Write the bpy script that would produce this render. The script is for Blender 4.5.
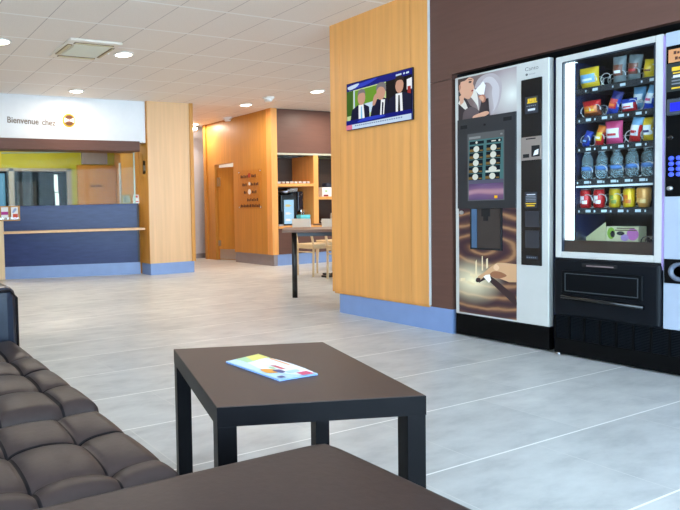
import bpy, bmesh, math, random
from mathutils import Vector, Matrix
random.seed(7)
S = bpy.context.scene
for o in list(bpy.data.objects): bpy.data.objects.remove(o)
COL = S.collection
PI = math.pi
R = math.radians

# ---------------------------------------------------------------- camera, world, exposure
F, CX, CY, EYE = 614.168, 133.287, 235.726, 0.95
YAW, PITCH, ROLL = R(64.98755), R(2.3272), R(-1.47247)
fw = Vector((-math.sin(YAW) * math.cos(PITCH), math.cos(YAW) * math.cos(PITCH), -math.sin(PITCH)))
r0 = Vector((math.cos(YAW), math.sin(YAW), 0)); u0 = r0.cross(fw)
rt = math.cos(ROLL) * r0 + math.sin(ROLL) * u0
up = -math.sin(ROLL) * r0 + math.cos(ROLL) * u0
cd = bpy.data.cameras.new('camera'); cam = bpy.data.objects.new('camera', cd); COL.objects.link(cam)
m = Matrix((rt, up, -fw)).transposed().to_4x4(); m.translation = (0, 0, EYE); cam.matrix_world = m
cd.sensor_fit = 'HORIZONTAL'; cd.sensor_width = 36; cd.lens = 36 * F / 680
cd.shift_x = (340 - CX) / 680; cd.shift_y = (CY - 255) / 680
cd.clip_start = 0.02
S.camera = cam
S.view_settings.view_transform = 'Standard'; S.view_settings.look = 'None'
S.view_settings.gamma = 1; S.view_settings.use_curve_mapping = False
S.view_settings.exposure = 0.16
W = bpy.data.worlds.new('daylight'); S.world = W; W.use_nodes = True
bg = W.node_tree.nodes['Background']; bg.inputs[0].default_value = (0.55, 0.78, 1.0, 1); bg.inputs[1].default_value = 12.0
LAMP_W = 19

def lin(c):
    c /= 255
    return c / 12.92 if c <= .04045 else ((c + .055) / 1.055) ** 2.4
def rgb(r, g, b): return (lin(r), lin(g), lin(b), 1)

# ---------------------------------------------------------------- materials
MATS = {}
def mat(name, col=(200, 200, 200), rough=.5, metal=0, emit=None, es=1, spec=.5, coat=0):
    if name in MATS: return MATS[name]
    m = bpy.data.materials.new(name); m.use_nodes = True
    b = m.node_tree.nodes['Principled BSDF']
    b.inputs['Base Color'].default_value = rgb(*col)
    b.inputs['Roughness'].default_value = rough; b.inputs['Metallic'].default_value = metal
    b.inputs['Specular IOR Level'].default_value = spec
    b.inputs['Coat Weight'].default_value = coat
    if emit:
        b.inputs['Emission Color'].default_value = rgb(*emit); b.inputs['Emission Strength'].default_value = es
    MATS[name] = m
    return m
def nodes(m): return m.node_tree.nodes, m.node_tree.links, m.node_tree.nodes['Principled BSDF']
def ramp(n, stops):
    r = n.new('ShaderNodeValToRGB'); e = r.color_ramp.elements
    while len(e) > 1: e.remove(e[-1])
    e[0].position, e[0].color = stops[0]
    for p_, c_ in stops[1:]:
        k = e.new(p_); k.color = c_
    return r
def coords(n, l, scale=(1, 1, 1), rot=(0, 0, 0), loc=(0, 0, 0), out='Object'):
    t = n.new('ShaderNodeTexCoord'); mp = n.new('ShaderNodeMapping')
    mp.inputs['Scale'].default_value = scale; mp.inputs['Rotation'].default_value = rot; mp.inputs['Location'].default_value = loc
    l.new(t.outputs[out], mp.inputs['Vector']); return mp
def world_coords(n, l, scale=(1, 1, 1), rot=(0, 0, 0), loc=(0, 0, 0)):
    t = n.new('ShaderNodeNewGeometry'); mp = n.new('ShaderNodeMapping')
    mp.inputs['Scale'].default_value = scale; mp.inputs['Rotation'].default_value = rot; mp.inputs['Location'].default_value = loc
    l.new(t.outputs['Position'], mp.inputs['Vector']); return mp
def noisy(name, col, amount=.12, scale=(6, 6, 6), rough=.5, detail=4, bump=0, **k):
    m = mat(name, col, rough, **k); n, l, b = nodes(m)
    mp = coords(n, l, scale); t = n.new('ShaderNodeTexNoise'); t.inputs['Scale'].default_value = 1; t.inputs['Detail'].default_value = detail
    l.new(mp.outputs[0], t.inputs['Vector'])
    lo = tuple(c * (1 - amount) for c in rgb(*col)[:3]) + (1,); hi = tuple(min(1, c * (1 + amount)) for c in rgb(*col)[:3]) + (1,)
    r = ramp(n, [(.3, lo), (.7, hi)]); l.new(t.outputs['Fac'], r.inputs[0]); l.new(r.outputs[0], b.inputs['Base Color'])
    if bump:
        bp = n.new('ShaderNodeBump'); bp.inputs['Strength'].default_value = bump; bp.inputs['Distance'].default_value = .01
        l.new(t.outputs['Fac'], bp.inputs['Height']); l.new(bp.outputs[0], b.inputs['Normal'])
    return m
def wood(name, col, amount=.16, rough=.42, scale=(22, 22, .9), **k): return noisy(name, col, amount, scale, rough, 6, **k)
def glass(name, tint=(235, 245, 245), gloss=.09, rough=.02):
    if name in MATS: return MATS[name]
    m = bpy.data.materials.new(name); m.use_nodes = True; n, l = m.node_tree.nodes, m.node_tree.links
    n.clear(); o = n.new('ShaderNodeOutputMaterial'); mx = n.new('ShaderNodeMixShader'); t = n.new('ShaderNodeBsdfTransparent'); g = n.new('ShaderNodeBsdfGlossy')
    t.inputs[0].default_value = rgb(*tint); g.inputs['Roughness'].default_value = rough; mx.inputs[0].default_value = gloss
    l.new(t.outputs[0], mx.inputs[1]); l.new(g.outputs[0], mx.inputs[2]); l.new(mx.outputs[0], o.inputs[0]); MATS[name] = m
    return m

# floor: grey stone tiles, 0.46 x 0.66, pale grout
M_floor = mat('floor_tile', (190, 188, 184), .34, spec=.5); n, l, b = nodes(M_floor)
tc = n.new('ShaderNodeNewGeometry'); sp = n.new('ShaderNodeSeparateXYZ'); cb = n.new('ShaderNodeCombineXYZ')
l.new(tc.outputs['Position'], sp.inputs[0])
def madd(src, a, k):
    q = n.new('ShaderNodeMath'); q.operation = 'MULTIPLY_ADD'; q.inputs[1].default_value = a; q.inputs[2].default_value = k
    l.new(src, q.inputs[0]); return q.outputs[0]
def math_(op, a, k=None):
    q = n.new('ShaderNodeMath'); q.operation = op
    for i_, v in enumerate((a, k)):
        if v is None: continue
        if isinstance(v, (int, float)): q.inputs[i_].default_value = v
        else: l.new(v, q.inputs[i_])
    return q.outputs[0]
vrow = madd(sp.outputs['X'], 1 / .458, (1.49 + 40 * .458) / .458)
row = math_('FLOOR', vrow); odd = math_('MODULO', row, 2)
ush = math_('ADD', madd(sp.outputs['Y'], 1 / .66, 40 - 3.06 / .66), math_('MULTIPLY', odd, .5))
col_ = math_('FLOOR', ush)
g_row = math_('LESS_THAN', math_('ABSOLUTE', math_('SUBTRACT', math_('FRACT', math_('ADD', vrow, .5)), .5)), .0035 / .458)
g_col = math_('LESS_THAN', math_('ABSOLUTE', math_('SUBTRACT', math_('FRACT', math_('ADD', ush, .5)), .5)), .0022 / .66)
cb2 = n.new('ShaderNodeCombineXYZ'); l.new(row, cb2.inputs[0]); l.new(col_, cb2.inputs[1])
wn = n.new('ShaderNodeTexWhiteNoise'); wn.noise_dimensions = '2D'; l.new(cb2.outputs[0], wn.inputs['Vector'])
tone = ramp(n, [(0, rgb(190, 192, 192)), (1, rgb(201, 202, 201))]); l.new(wn.outputs['Value'], tone.inputs[0])
mp = world_coords(n, l, (9, 3.2, 1), (0, 0, R(-20))); nz = n.new('ShaderNodeTexNoise'); nz.inputs['Scale'].default_value = 1; nz.inputs['Detail'].default_value = 8; nz.inputs['Roughness'].default_value = .65
l.new(mp.outputs[0], nz.inputs['Vector'])
rp = ramp(n, [(.30, (.76, .77, .78, 1)), (.5, (.98, .98, .98, 1)), (.70, (1.14, 1.14, 1.13, 1))]); l.new(nz.outputs['Fac'], rp.inputs[0])
mx = n.new('ShaderNodeMix'); mx.data_type = 'RGBA'; mx.blend_type = 'MULTIPLY'; mx.inputs[0].default_value = 1
l.new(tone.outputs[0], mx.inputs[6]); l.new(rp.outputs[0], mx.inputs[7])
gc = n.new('ShaderNodeMix'); gc.data_type = 'RGBA'; l.new(g_col, gc.inputs[0]); l.new(mx.outputs[2], gc.inputs[6]); gc.inputs[7].default_value = rgb(206, 206, 204)
gr_ = n.new('ShaderNodeMix'); gr_.data_type = 'RGBA'; l.new(g_row, gr_.inputs[0]); l.new(gc.outputs[2], gr_.inputs[6]); gr_.inputs[7].default_value = rgb(244, 244, 242)
l.new(gr_.outputs[2], b.inputs['Base Color'])

# ceiling: metal trays with fine joints
M_ceil = mat('ceiling_tray', (214, 203, 194), .55, spec=.3); n, l, b = nodes(M_ceil)
tc = n.new('ShaderNodeNewGeometry'); sp = n.new('ShaderNodeSeparateXYZ'); l.new(tc.outputs['Position'], sp.inputs[0])
def line_mask(src, pitch, off, w):
    a = madd(src, 1 / pitch, off + 100); f = n.new('ShaderNodeMath'); f.operation = 'FRACT'; l.new(a, f.inputs[0])
    c = n.new('ShaderNodeMath'); c.operation = 'LESS_THAN'; c.inputs[1].default_value = w / pitch; l.new(f.outputs[0], c.inputs[0]); return c.outputs[0]
mk1 = line_mask(sp.outputs['X'], .63, 4.86 / .63, .024); mk2 = line_mask(sp.outputs['Y'], .435, -1.98 / .435, .007)
nz = n.new('ShaderNodeTexNoise'); nz.inputs['Scale'].default_value = 160; l.new(tc.outputs['Position'], nz.inputs['Vector'])
base = ramp(n, [(.3, rgb(226, 214, 202)), (.7, rgb(236, 225, 214))]); l.new(nz.outputs['Fac'], base.inputs[0])
m1 = n.new('ShaderNodeMix'); m1.data_type = 'RGBA'; l.new(mk2, m1.inputs[0]); l.new(base.outputs[0], m1.inputs[6]); m1.inputs[7].default_value = rgb(176, 160, 152)
m2 = n.new('ShaderNodeMix'); m2.data_type = 'RGBA'; l.new(mk1, m2.inputs[0]); l.new(m1.outputs[2], m2.inputs[6]); m2.inputs[7].default_value = rgb(243, 238, 232)  # pale lines paint the light caught by bevelled tray joints
l.new(m2.outputs[2], b.inputs['Base Color'])

M_wood = wood('oak_veneer', (224, 156, 84), .10)
M_woodlt = wood('pale_oak_veneer', (218, 174, 126), .07, .36)
M_woodor = wood('amber_wood_veneer', (194, 134, 54), .09)
M_ply = wood('pale_plywood', (226, 196, 152), .07)
M_brown = noisy('brown_laminate', (98, 68, 58), .06, (3, 3, 40), .42, spec=.22)
M_plinth = noisy('blue_grey_plinth', (122, 146, 190), .04, (8, 8, 8), .35, spec=.6)
M_plgrey = noisy('grey_plinth', (140, 132, 134), .05, (8, 8, 8), .4)
M_white = noisy('white_paint', (226, 227, 227), .02, (9, 9, 9), .6)
M_green = noisy('lime_paint', (172, 166, 30), .05, (5, 5, 5), .6)
M_counter = noisy('sky_tinted_aubergine', (46, 56, 98), .12, (5, 5, 30), .22, spec=.22)  # blue of the reflected sky mixed into the aubergine base colour
M_leather = noisy('brown_leather', (52, 40, 38), .08, (60, 60, 60), .42, bump=.05, spec=.22)
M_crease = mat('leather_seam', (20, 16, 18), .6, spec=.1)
M_leatherdk = noisy('sky_tinted_leather', (24, 30, 44), .08, (60, 60, 60), .3, bump=.03, spec=.4)  # armrest's brown leather with the blue daylight reflection painted into its colour
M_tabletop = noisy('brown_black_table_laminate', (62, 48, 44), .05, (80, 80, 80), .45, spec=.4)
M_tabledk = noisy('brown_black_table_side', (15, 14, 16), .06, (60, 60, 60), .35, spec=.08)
M_black = noisy('black_plastic', (9, 9, 10), .15, (30, 30, 30), .4, spec=.08)
M_blackg = mat('gloss_black', (10, 11, 14), .12, spec=.6)
M_dkmet = mat('black_metal', (16, 17, 20), .35, spec=.5)
M_offw = noisy('cream_enamel', (196, 193, 187), .02, (9, 9, 9), .38)
M_bluegr = noisy('silver_blue_enamel', (176, 186, 204), .03, (9, 9, 9), .3, metal=.2)
M_chrome = mat('chrome', (220, 222, 226), .15, metal=1)
M_steel = mat('steel', (190, 192, 196), .32, metal=1)
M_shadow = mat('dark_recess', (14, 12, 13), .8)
M_lamp = mat('lamp_diffuser', (255, 250, 240), .5, emit=(255, 246, 232), es=7)
M_glass = glass('clear_glass')
M_wpl = noisy('white_plastic', (232, 230, 226), .02, (9, 9, 9), .4)
M_office = noisy('dark_office_wall', (46, 54, 64), .1, (4, 4, 4), .7)

# ---------------------------------------------------------------- mesh helpers
class MB:
    def __init__(s, o=(0, 0, 0)): s.bm = bmesh.new(); s.o = Vector(o)
    def box(s, x0, x1, y0, y1, z0, z1, mi=0, bev=0):
        x0, x1 = sorted((x0, x1)); y0, y1 = sorted((y0, y1)); z0, z1 = sorted((z0, z1))
        vs = [s.bm.verts.new(Vector(c) - s.o) for c in ((x0, y0, z0), (x1, y0, z0), (x1, y1, z0), (x0, y1, z0), (x0, y0, z1), (x1, y0, z1), (x1, y1, z1), (x0, y1, z1))]
        fs = [s.bm.faces.new([vs[i] for i in f]) for f in ((3, 2, 1, 0), (4, 5, 6, 7), (0, 1, 5, 4), (1, 2, 6, 5), (2, 3, 7, 6), (3, 0, 4, 7))]
        for f in fs: f.material_index = mi
        if bev:
            es = list({e for f in fs for e in f.edges})
            q = bmesh.ops.bevel(s.bm, geom=es, offset=bev, segments=3, profile=.5, affect='EDGES', clamp_overlap=True)
            for f in q['faces']: f.material_index = mi
        return s
    def tube(s, pts, r, n=10, mi=0, cap=True, r2=None):
        pts = [Vector(p) - s.o for p in pts]; rings = []; N = len(pts)
        t = (pts[1] - pts[0]).normalized(); nrm = t.orthogonal().normalized()
        for i, p in enumerate(pts):
            a = pts[max(i - 1, 0)]; c = pts[min(i + 1, N - 1)]; t2 = (c - a).normalized()
            nrm = (nrm - t2 * nrm.dot(t2)).normalized(); bi = t2.cross(nrm)
            rr = r if r2 is None else r + (r2 - r) * i / (N - 1)
            rings.append([s.bm.verts.new(p + (nrm * math.cos(k * 2 * PI / n) + bi * math.sin(k * 2 * PI / n)) * rr) for k in range(n)])
        for a, c in zip(rings, rings[1:]):
            for k in range(n):
                f = s.bm.faces.new((a[k], a[(k + 1) % n], c[(k + 1) % n], c[k])); f.material_index = mi; f.smooth = True
        if cap:
            for q in (rings[0][::-1], rings[-1]):
                f = s.bm.faces.new(q); f.material_index = mi
        return s
    def lathe(s, c, prof, n=20, mi=0, axis='z', sx=1, sy=1):
        c = Vector(c) - s.o; rings = []
        for r, h in prof:
            ring = []
            for k in range(n):
                a = 2 * PI * k / n; u, v = r * math.cos(a) * sx, r * math.sin(a) * sy
                d = {'z': (u, v, h), 'y': (u, h, v), 'x': (h, u, v)}[axis]
                ring.append(s.bm.verts.new(c + Vector(d)))
            rings.append(ring)
        for a, b_ in zip(rings, rings[1:]):
            for k in range(n):
                f = s.bm.faces.new((a[k], a[(k + 1) % n], b_[(k + 1) % n], b_[k])); f.material_index = mi; f.smooth = True
        for q in (rings[0][::-1], rings[-1]):
            f = s.bm.faces.new(q); f.material_index = mi
        return s
    def prism(s, poly, d, mi=0):
        """poly: list of 3D points, extruded by vector d"""
        a = [s.bm.verts.new(Vector(p) - s.o) for p in poly]; b_ = [s.bm.verts.new(Vector(p) + Vector(d) - s.o) for p in poly]; N = len(a)
        fs = [s.bm.faces.new(a), s.bm.faces.new(b_[::-1])] + [s.bm.faces.new((a[i], b_[i], b_[(i + 1) % N], a[(i + 1) % N])) for i in range(N)]
        for f in fs: f.material_index = mi
        return s
    def face(s, poly, mi=0):
        f = s.bm.faces.new([s.bm.verts.new(Vector(p) - s.o) for p in poly]); f.material_index = mi; return s

def obj(name, mb, mats, parent=None, bevel=0, smooth=False, loc=None):
    bmesh.ops.recalc_face_normals(mb.bm, faces=mb.bm.faces[:])
    me = bpy.data.meshes.new(name); mb.bm.to_mesh(me); mb.bm.free()
    for q in (mats if isinstance(mats, (list, tuple)) else [mats]): me.materials.append(q)
    o = bpy.data.objects.new(name, me); COL.objects.link(o)
    if parent: o.parent = parent
    else: o.location = loc if loc is not None else mb.o
    if smooth:
        for p in me.polygons: p.use_smooth = True
    if bevel:
        bv = o.modifiers.new('bevel', 'BEVEL'); bv.width = bevel; bv.segments = 2; bv.limit_method = 'ANGLE'
    return o
def tag(o, label, cat, group=None):
    o['label'] = label; o['category'] = cat
    if group: o['group'] = group
    return o
def struct(name, mb, mats, parent=None, bevel=0):
    o = obj(name, mb, mats, parent, bevel); o['kind'] = 'structure'; return o
def thing(name, label, cat, loc=(0, 0, 0), rz=0, group=None):
    o = bpy.data.objects.new(name, None); COL.objects.link(o); o.location = loc; o.rotation_euler = (0, 0, rz); o.empty_display_size = .1
    return tag(o, label, cat, group)
def dup(root, loc, rz=0, label=None, group=None):
    r = root.copy(); COL.objects.link(r); r.location = loc; r.rotation_euler = (0, 0, rz)
    if label: r['label'] = label
    if group: r['group'] = group
    for ch in list(root.children):
        c = ch.copy(); COL.objects.link(c); c.parent = r
        for g in list(ch.children):
            d = g.copy(); COL.objects.link(d); d.parent = c
    return r
def text_mesh(mb, s, size, org, ex, ey, mi=0, align='LEFT', stretch=1, thick=0, bold=0):
    """flat lettering added to mesh builder; ex, ey = directions of writing and up"""
    if s[0] == '#':      # writing too small to read in the photo: a row of indistinct letter-sized marks
        ex, ey, org = Vector(ex), Vector(ey), Vector(org)
        for k in range(int(s[1:])):
            a = org + ex * (k * size * .62 * stretch); w_ = size * (.42 if k % 3 else .5); h_ = size * (.5 if k % 2 else .66)
            f = mb.bm.faces.new([mb.bm.verts.new(p - mb.o) for p in (a, a + ex * w_, a + ex * w_ + ey * h_, a + ey * h_)]); f.material_index = mi
        return
    cu = bpy.data.curves.new('lettering', 'FONT'); cu.body = s; cu.size = size; cu.align_x = align; cu.extrude = thick; cu.offset = bold
    to = bpy.data.objects.new('lettering', cu); COL.objects.link(to)
    me = bpy.data.meshes.new_from_object(to.evaluated_get(bpy.context.evaluated_depsgraph_get()))
    bpy.data.objects.remove(to); bpy.data.curves.remove(cu)
    ex, ey, org = Vector(ex), Vector(ey), Vector(org); ez = ex.cross(ey)
    vs = [mb.bm.verts.new(org + ex * v.co.x * stretch + ey * v.co.y + ez * v.co.z - mb.o) for v in me.vertices]
    for p in me.polygons:
        try: f = mb.bm.faces.new([vs[i] for i in p.vertices]); f.material_index = mi
        except ValueError: pass
    bpy.data.meshes.remove(me)
def smooth_poly(P, k=5):
    out = []; N = len(P)
    for i in range(N):
        p0, p1, p2, p3 = (Vector(P[(i + j - 1) % N]) for j in range(4))
        for q in range(k):
            t = q / k
            out.append(.5 * (2 * p1 + (p2 - p0) * t + (2 * p0 - 5 * p1 + 4 * p2 - p3) * t * t + (3 * p1 - p0 - 3 * p2 + p3) * t ** 3))
    return [tuple(v) for v in out]
def oval(cx, cy, rx, ry, n=20, rot=0):
    c, s = math.cos(rot), math.sin(rot)
    return [(cx + rx * math.cos(a) * c - ry * math.sin(a) * s, cy + rx * math.cos(a) * s + ry * math.sin(a) * c) for a in (2 * PI * k / n for k in range(n))]
class Print(MB):
    """flat printed / displayed graphic on a plane of constant Y facing -Y; u = world X, v = world Z"""
    def setup(s, y, step=.0004): s.y = y; s.k = 0; s.step = step; return s
    def poly(s, P, mi, sm=False):
        if sm: P = smooth_poly(P)
        s.k += 1; s.face([(u, s.y - s.k * s.step, v) for u, v in P], mi); return s
    def rect(s, x0, x1, z0, z1, mi): return s.poly([(x0, z0), (x1, z0), (x1, z1), (x0, z1)], mi)

# ================================================================ THE ROOM
C = 2.53; YW = 3.945
struct('floor', MB().box(-13, 3.6, -1.4, 10, -.1, 0), M_floor)
struct('ceiling', MB().box(-13, 3.6, -1.4, 10, C, C + .1), M_ceil)
struct('wall_behind', MB((0, -1.3, 0)).box(-13, -1.2, -1.4, -1.3, 0, C), M_white)
g = MB((1, -1.35, 0))
for x in (-1.16, .2, 1.6, 2.96): g.box(x - .04, x + .04, -1.39, -1.31, 0, C)
g.box(-1.2, 3, -1.39, -1.31, 0, .1).box(-1.2, 3, -1.39, -1.31, C - .12, C)
struct('window_3', g, M_dkmet)
struct('wall_far', MB((-11.15, 5, 0)).box(-11.15, -11.05, -1.3, 10, 0, C), M_green)
struct('wall_end', MB((0, 9.9, 0)).box(-13, 3.2, 9.9, 10, 0, C), M_white)
# glazed front of the lobby (behind the photographer): mullions and rails, open to the daylight
g = MB((3, 0, 0))
for y in (-1.25, .5, 2.2, 3.9): g.box(2.97, 3.05, y - .04, y + .04, 0, C)
g.box(2.97, 3.05, -1.3, 3.95, 0, .1).box(2.97, 3.05, -1.3, 3.95, C - .12, C)
struct('window_1', g, M_dkmet)

# machine wall: brown panels with a niche for the machines, blue plinth
w = MB((-1, YW, 0))
w.box(-3.21, -3.03, YW, YW + .06, .176, 1.828).box(-3.21, -3.03, YW, YW + .06, 1.832, C)
w.box(-3.03, -1.55, YW, YW + .06, 1.862, C).box(-1.55, 3.2, YW, YW + .06, .176, C)
struct('wall_right', w, M_brown)
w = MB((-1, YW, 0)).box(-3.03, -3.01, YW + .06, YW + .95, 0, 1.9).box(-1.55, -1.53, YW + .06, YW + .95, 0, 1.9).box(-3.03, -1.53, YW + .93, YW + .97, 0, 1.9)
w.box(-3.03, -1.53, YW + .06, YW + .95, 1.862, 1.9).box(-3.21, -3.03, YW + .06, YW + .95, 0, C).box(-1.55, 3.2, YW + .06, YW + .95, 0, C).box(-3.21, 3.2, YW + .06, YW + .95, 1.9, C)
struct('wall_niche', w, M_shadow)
struct('baseboard_right', MB((-3.6, YW, 0)).box(-4.15, -3.03, YW, YW + .04, 0, .176).box(-1.55, 3.2, YW, YW + .04, 0, .176).box(-4.15, -4.11, YW + .04, 4.6, 0, .176), M_plinth)
# TV pillar, oak, three boards with fine dark joints
yf = 3.925
p = MB((-3.71, yf, 0))
p.box(-4.215, -4.1015, yf, 4.62, .186, C).box(-4.0985, -3.3665, yf, 4.62, .186, C).box(-3.3635, -3.212, yf, 4.62, .186, C)
p.box(-4.20, -3.22, yf + .012, 4.6, .17, C)
struct('wall_pillar_right', p, M_wood)
struct('trim_1', MB((-3.208, yf, 0)).box(-3.212, -3.205, yf + .002, YW, .186, C), M_offw)

# reception side -------------------------------------------------
struct('wall_left', MB((-8.1, 2.5, 0)).box(-8.25, -8.05, -1.3, 4.0, 1.93, C), M_white)
struct('trim_2', MB((-8.1, 2.5, 0)).box(-8.3, -7.99, -1.3, 3.87, 1.80, 1.945), M_brown, bevel=.006)
w = MB((-8.15, 4.37, 0)).box(-8.3, -8.0, 4.0, 4.745, .17, C)
struct('wall_pillar_left', w, M_woodlt)
struct('trim_3', MB((-8.15, 4.37, 0)).box(-8.02, -7.985, 4.70, 4.76, .17, C).box(-8.32, -8.3, 3.985, 4.0, .17, C), M_woodor)
struct('wall_pillar_side', MB((-8.15, 3.99, 0)).box(-8.3, -8.003, 3.992, 3.9999, .17, C), M_woodor)
struct('baseboard_left', MB((-8.15, 4.37, 0)).box(-8.295, -8.005, 4.005, 4.74, 0, .17), M_plinth)
struct('wall_office', MB((-8.7, 4.05, 0)).box(-9.02, -8.3, 4.02, 4.10, 0, C), M_woodor)
struct('wall_partition', MB((-9.7, 4.8, 0)).box(-11.05, -8.3, 4.79, 4.84, 0, C), M_woodor)
struct('trim_4', MB((-9.05, 4.05, 0)).box(-9.06, -9.02, 4.0, 4.12, 0, 1.72), M_offw)
# office back wall furniture: internal window, door
g = MB((-11, 3.2, 0))
for y0, y1 in ((0.6, .68), (2.68, 2.775), (3.79, 3.87)): g.box(-11.05, -10.97, y0, y1, .9, 1.775)
g.box(-11.05, -10.97, .6, 3.87, 1.72, 1.775).box(-11.05, -10.97, .6, 3.87, .85, .92)
f = struct('window_2', g, noisy('taupe_frame', (150, 140, 128), .05))
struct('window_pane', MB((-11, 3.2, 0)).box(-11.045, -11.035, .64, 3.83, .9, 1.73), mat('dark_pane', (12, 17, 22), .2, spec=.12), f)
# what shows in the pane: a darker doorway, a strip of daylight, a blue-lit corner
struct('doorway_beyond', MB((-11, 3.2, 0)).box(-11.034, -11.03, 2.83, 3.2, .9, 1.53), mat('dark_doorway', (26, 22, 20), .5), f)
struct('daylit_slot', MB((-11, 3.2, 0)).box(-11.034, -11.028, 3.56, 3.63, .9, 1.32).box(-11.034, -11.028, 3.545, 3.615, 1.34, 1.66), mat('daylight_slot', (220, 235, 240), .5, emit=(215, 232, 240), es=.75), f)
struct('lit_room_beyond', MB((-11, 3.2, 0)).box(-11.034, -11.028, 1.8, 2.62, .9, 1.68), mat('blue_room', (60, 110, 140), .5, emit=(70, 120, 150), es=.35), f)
d = struct('door_1', MB((-11, 4.4, 0)).box(-11.05, -10.98, 4.0, 4.78, 0, 1.84), M_woodor)
q = MB((-11, 4.4, 0)); text_mesh(q, '#6', .075, (-10.978, 4.25, 1.42), (0, 1, 0), (0, 0, 1), stretch=.9)
struct('door_lettering', q, mat('dark_lettering', (70, 45, 25), .5), d)
struct('trim_5', MB((-11, 4.4, 0)).box(-11.05, -11.0, 4.1, 4.62, 1.86, C), noisy('mauve_panel', (150, 138, 140), .1, (30, 30, 2)))

# corridor, oak wall with door, breakfast corner
struct('wall_corridor', MB((-10.2, 6, 0)).box(-10.35, -10.25, 4.75, 6.6, 0, C), noisy('corridor_paint', (206, 200, 202), .03))
struct('baseboard_corridor', MB((-10.2, 6, 0)).box(-10.25, -10.235, 5.03, 6.6, 0, .09), M_plgrey)
w = MB((-8.9, 6.2, 0))
w.box(-10.0, -9.92, 6.17, 6.3, 0, C).box(-9.92, -9.67, 6.2, 6.3, 0, C).box(-9.67, -9.06, 6.2, 6.3, 1.755, C).box(-9.06, -8.10, 6.2, 6.3, .18, C)
struct('wall_oak', w, M_woodor)
struct('trim_6', MB((-8.0, 6.2, 0)).box(-8.10, -7.975, 6.185, 6.305, .18, C), M_wood)
struct('baseboard_oak', MB((-8.5, 6.2, 0)).box(-9.05, -7.985, 6.215, 6.29, 0, .18), M_plgrey)
w = MB((-9.3, 7, 0)).box(-9.75, -9.67, 6.3, 7.6, 0, C).box(-9.06, -8.98, 6.3, 7.6, 0, C).box(-9.75, -8.98, 7.6, 7.7, 0, C)
struct('wall_store', w, M_white)
d = struct('door_2', MB((-9.66, 6.27, 0)).box(-9.66, -9.0, 6.25, 6.29, 0.01, 1.70), M_woodor)
d.rotation_euler = (0, 0, R(24))
struct('kick_plate', MB((-9.66, 6.27, 0)).box(-9.63, -9.03, 6.244, 6.25, .02, .2), M_steel, d)
struct('door_hinge', MB((-9.66, 6.27, 0)).box(-9.655, -9.60, 6.22, 6.25, 1.36, 1.52), M_steel, d)
struct('door_hinge', MB((-9.66, 6.27, 0)).box(-9.655, -9.61, 6.23, 6.25, .26, .36), M_steel, d)

# ================================================================ CEILING FITTINGS
def downlight(i, x, y, label, pw=LAMP_W):
    t = thing('ceiling_downlight', label, 'ceiling light', (x, y, C), 0, 'round recessed ceiling downlights')
    obj('trim_ring', MB().lathe((0, 0, 0), [(.075, -.001), (.105, -.001), (.105, -.008), (.098, -.012), (.085, -.012), (.075, -.006)], 28), M_wpl, t)
    obj('diffuser', MB().lathe((0, 0, 0), [(.001, -.004), (.088, -.004), (.088, -.010), (.07, -.016), (.001, -.018)], 28), M_lamp, t)
    la = bpy.data.lights.new('downlight_beam', 'AREA'); la.shape = 'DISK'; la.size = .17; la.energy = pw; la.color = (1, .88, .74)
    lo = bpy.data.objects.new('downlight_beam', la); COL.objects.link(lo); lo.parent = t; lo.location = (0, 0, -.025)
    lo['kind'] = 'light'
DL = [(-5.64, 1.34, 'round white downlight cut by the left edge of the photo'),
      (-5.69, 2.60, 'round white downlight just right of the ceiling air conditioner'),
      (-7.60, 2.78, 'round white downlight above the welcome lettering', 9),
      (-7.83, 5.61, 'round white downlight between the two smoke detectors, in front of the oak wall'),
      (-6.63, 5.94, 'round white downlight nearest the oak pillar with the television'),
      (-9.90, 5.92, 'round white downlight furthest back, over the corridor'),
      (-7.4, 7.1, 'small bright downlight half hidden behind the television pillar')]
for i, a in enumerate(DL): downlight(i, *a)
# unseen lamps: office and store ones added to brighten, far one from cabinet glint
for x, y, pw, lab in ((-9.7, 1.5, 38, 'left'), (-9.7, 3.2, 38, 'right'), (-6.5, 8.1, 30, 'far'), (-9.36, 6.95, 9, 'store')):
    downlight(9, x, y, 'round white ceiling downlight hidden from the photo, ' + {'left': 'added to light the left of the office', 'right': 'added to light the right of the office', 'far': 'over the dining tables', 'store': 'added to light the store behind the oak door'}[lab], pw)

t = thing('ceiling_air_conditioner', 'square cream air conditioning cassette set in the ceiling tiles', 'air conditioner', (-5.637, 2.162, C))
o_ = (0, 0, 0)
obj('frame', MB().box(-.33, .33, -.26, .26, -.022, 0, bev=.012), noisy('cream_plastic', (232, 222, 208), .02), t)
gr = MB()
for k in range(9): gr.box(-.17 + k * .04, -.15 + k * .04, -.17, .17, -.034, -.02)
gr.box(-.19, .19, -.18, .18, -.03, -.02)
obj('intake_grille', gr, noisy('cream_grille', (216, 210, 190), .03), t)
for (x0, x1, y0, y1) in ((.23, .26, -.19, .19), (-.26, -.23, -.19, .19), (-.18, .18, .205, .228), (-.18, .18, -.235, -.198)):
    v = MB().box(x0 - .008, x1 + .008, y0 - .006, y1 + .006, -.027, -.02)
    vo = obj('air_slot', v, noisy('slot_brown', (128, 100, 66), .1), t)
    obj('louvre', MB().box(x0 + .008, x1, y0 + .004, y1 - .004, -.033, -.025), noisy('louvre_cream', (206, 190, 150), .03), vo)
obj('indicator', MB().lathe((.0, .245, -.02), [(.001, -.014), (.012, -.012), (.014, 0)], 12), M_wpl, t)
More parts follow.
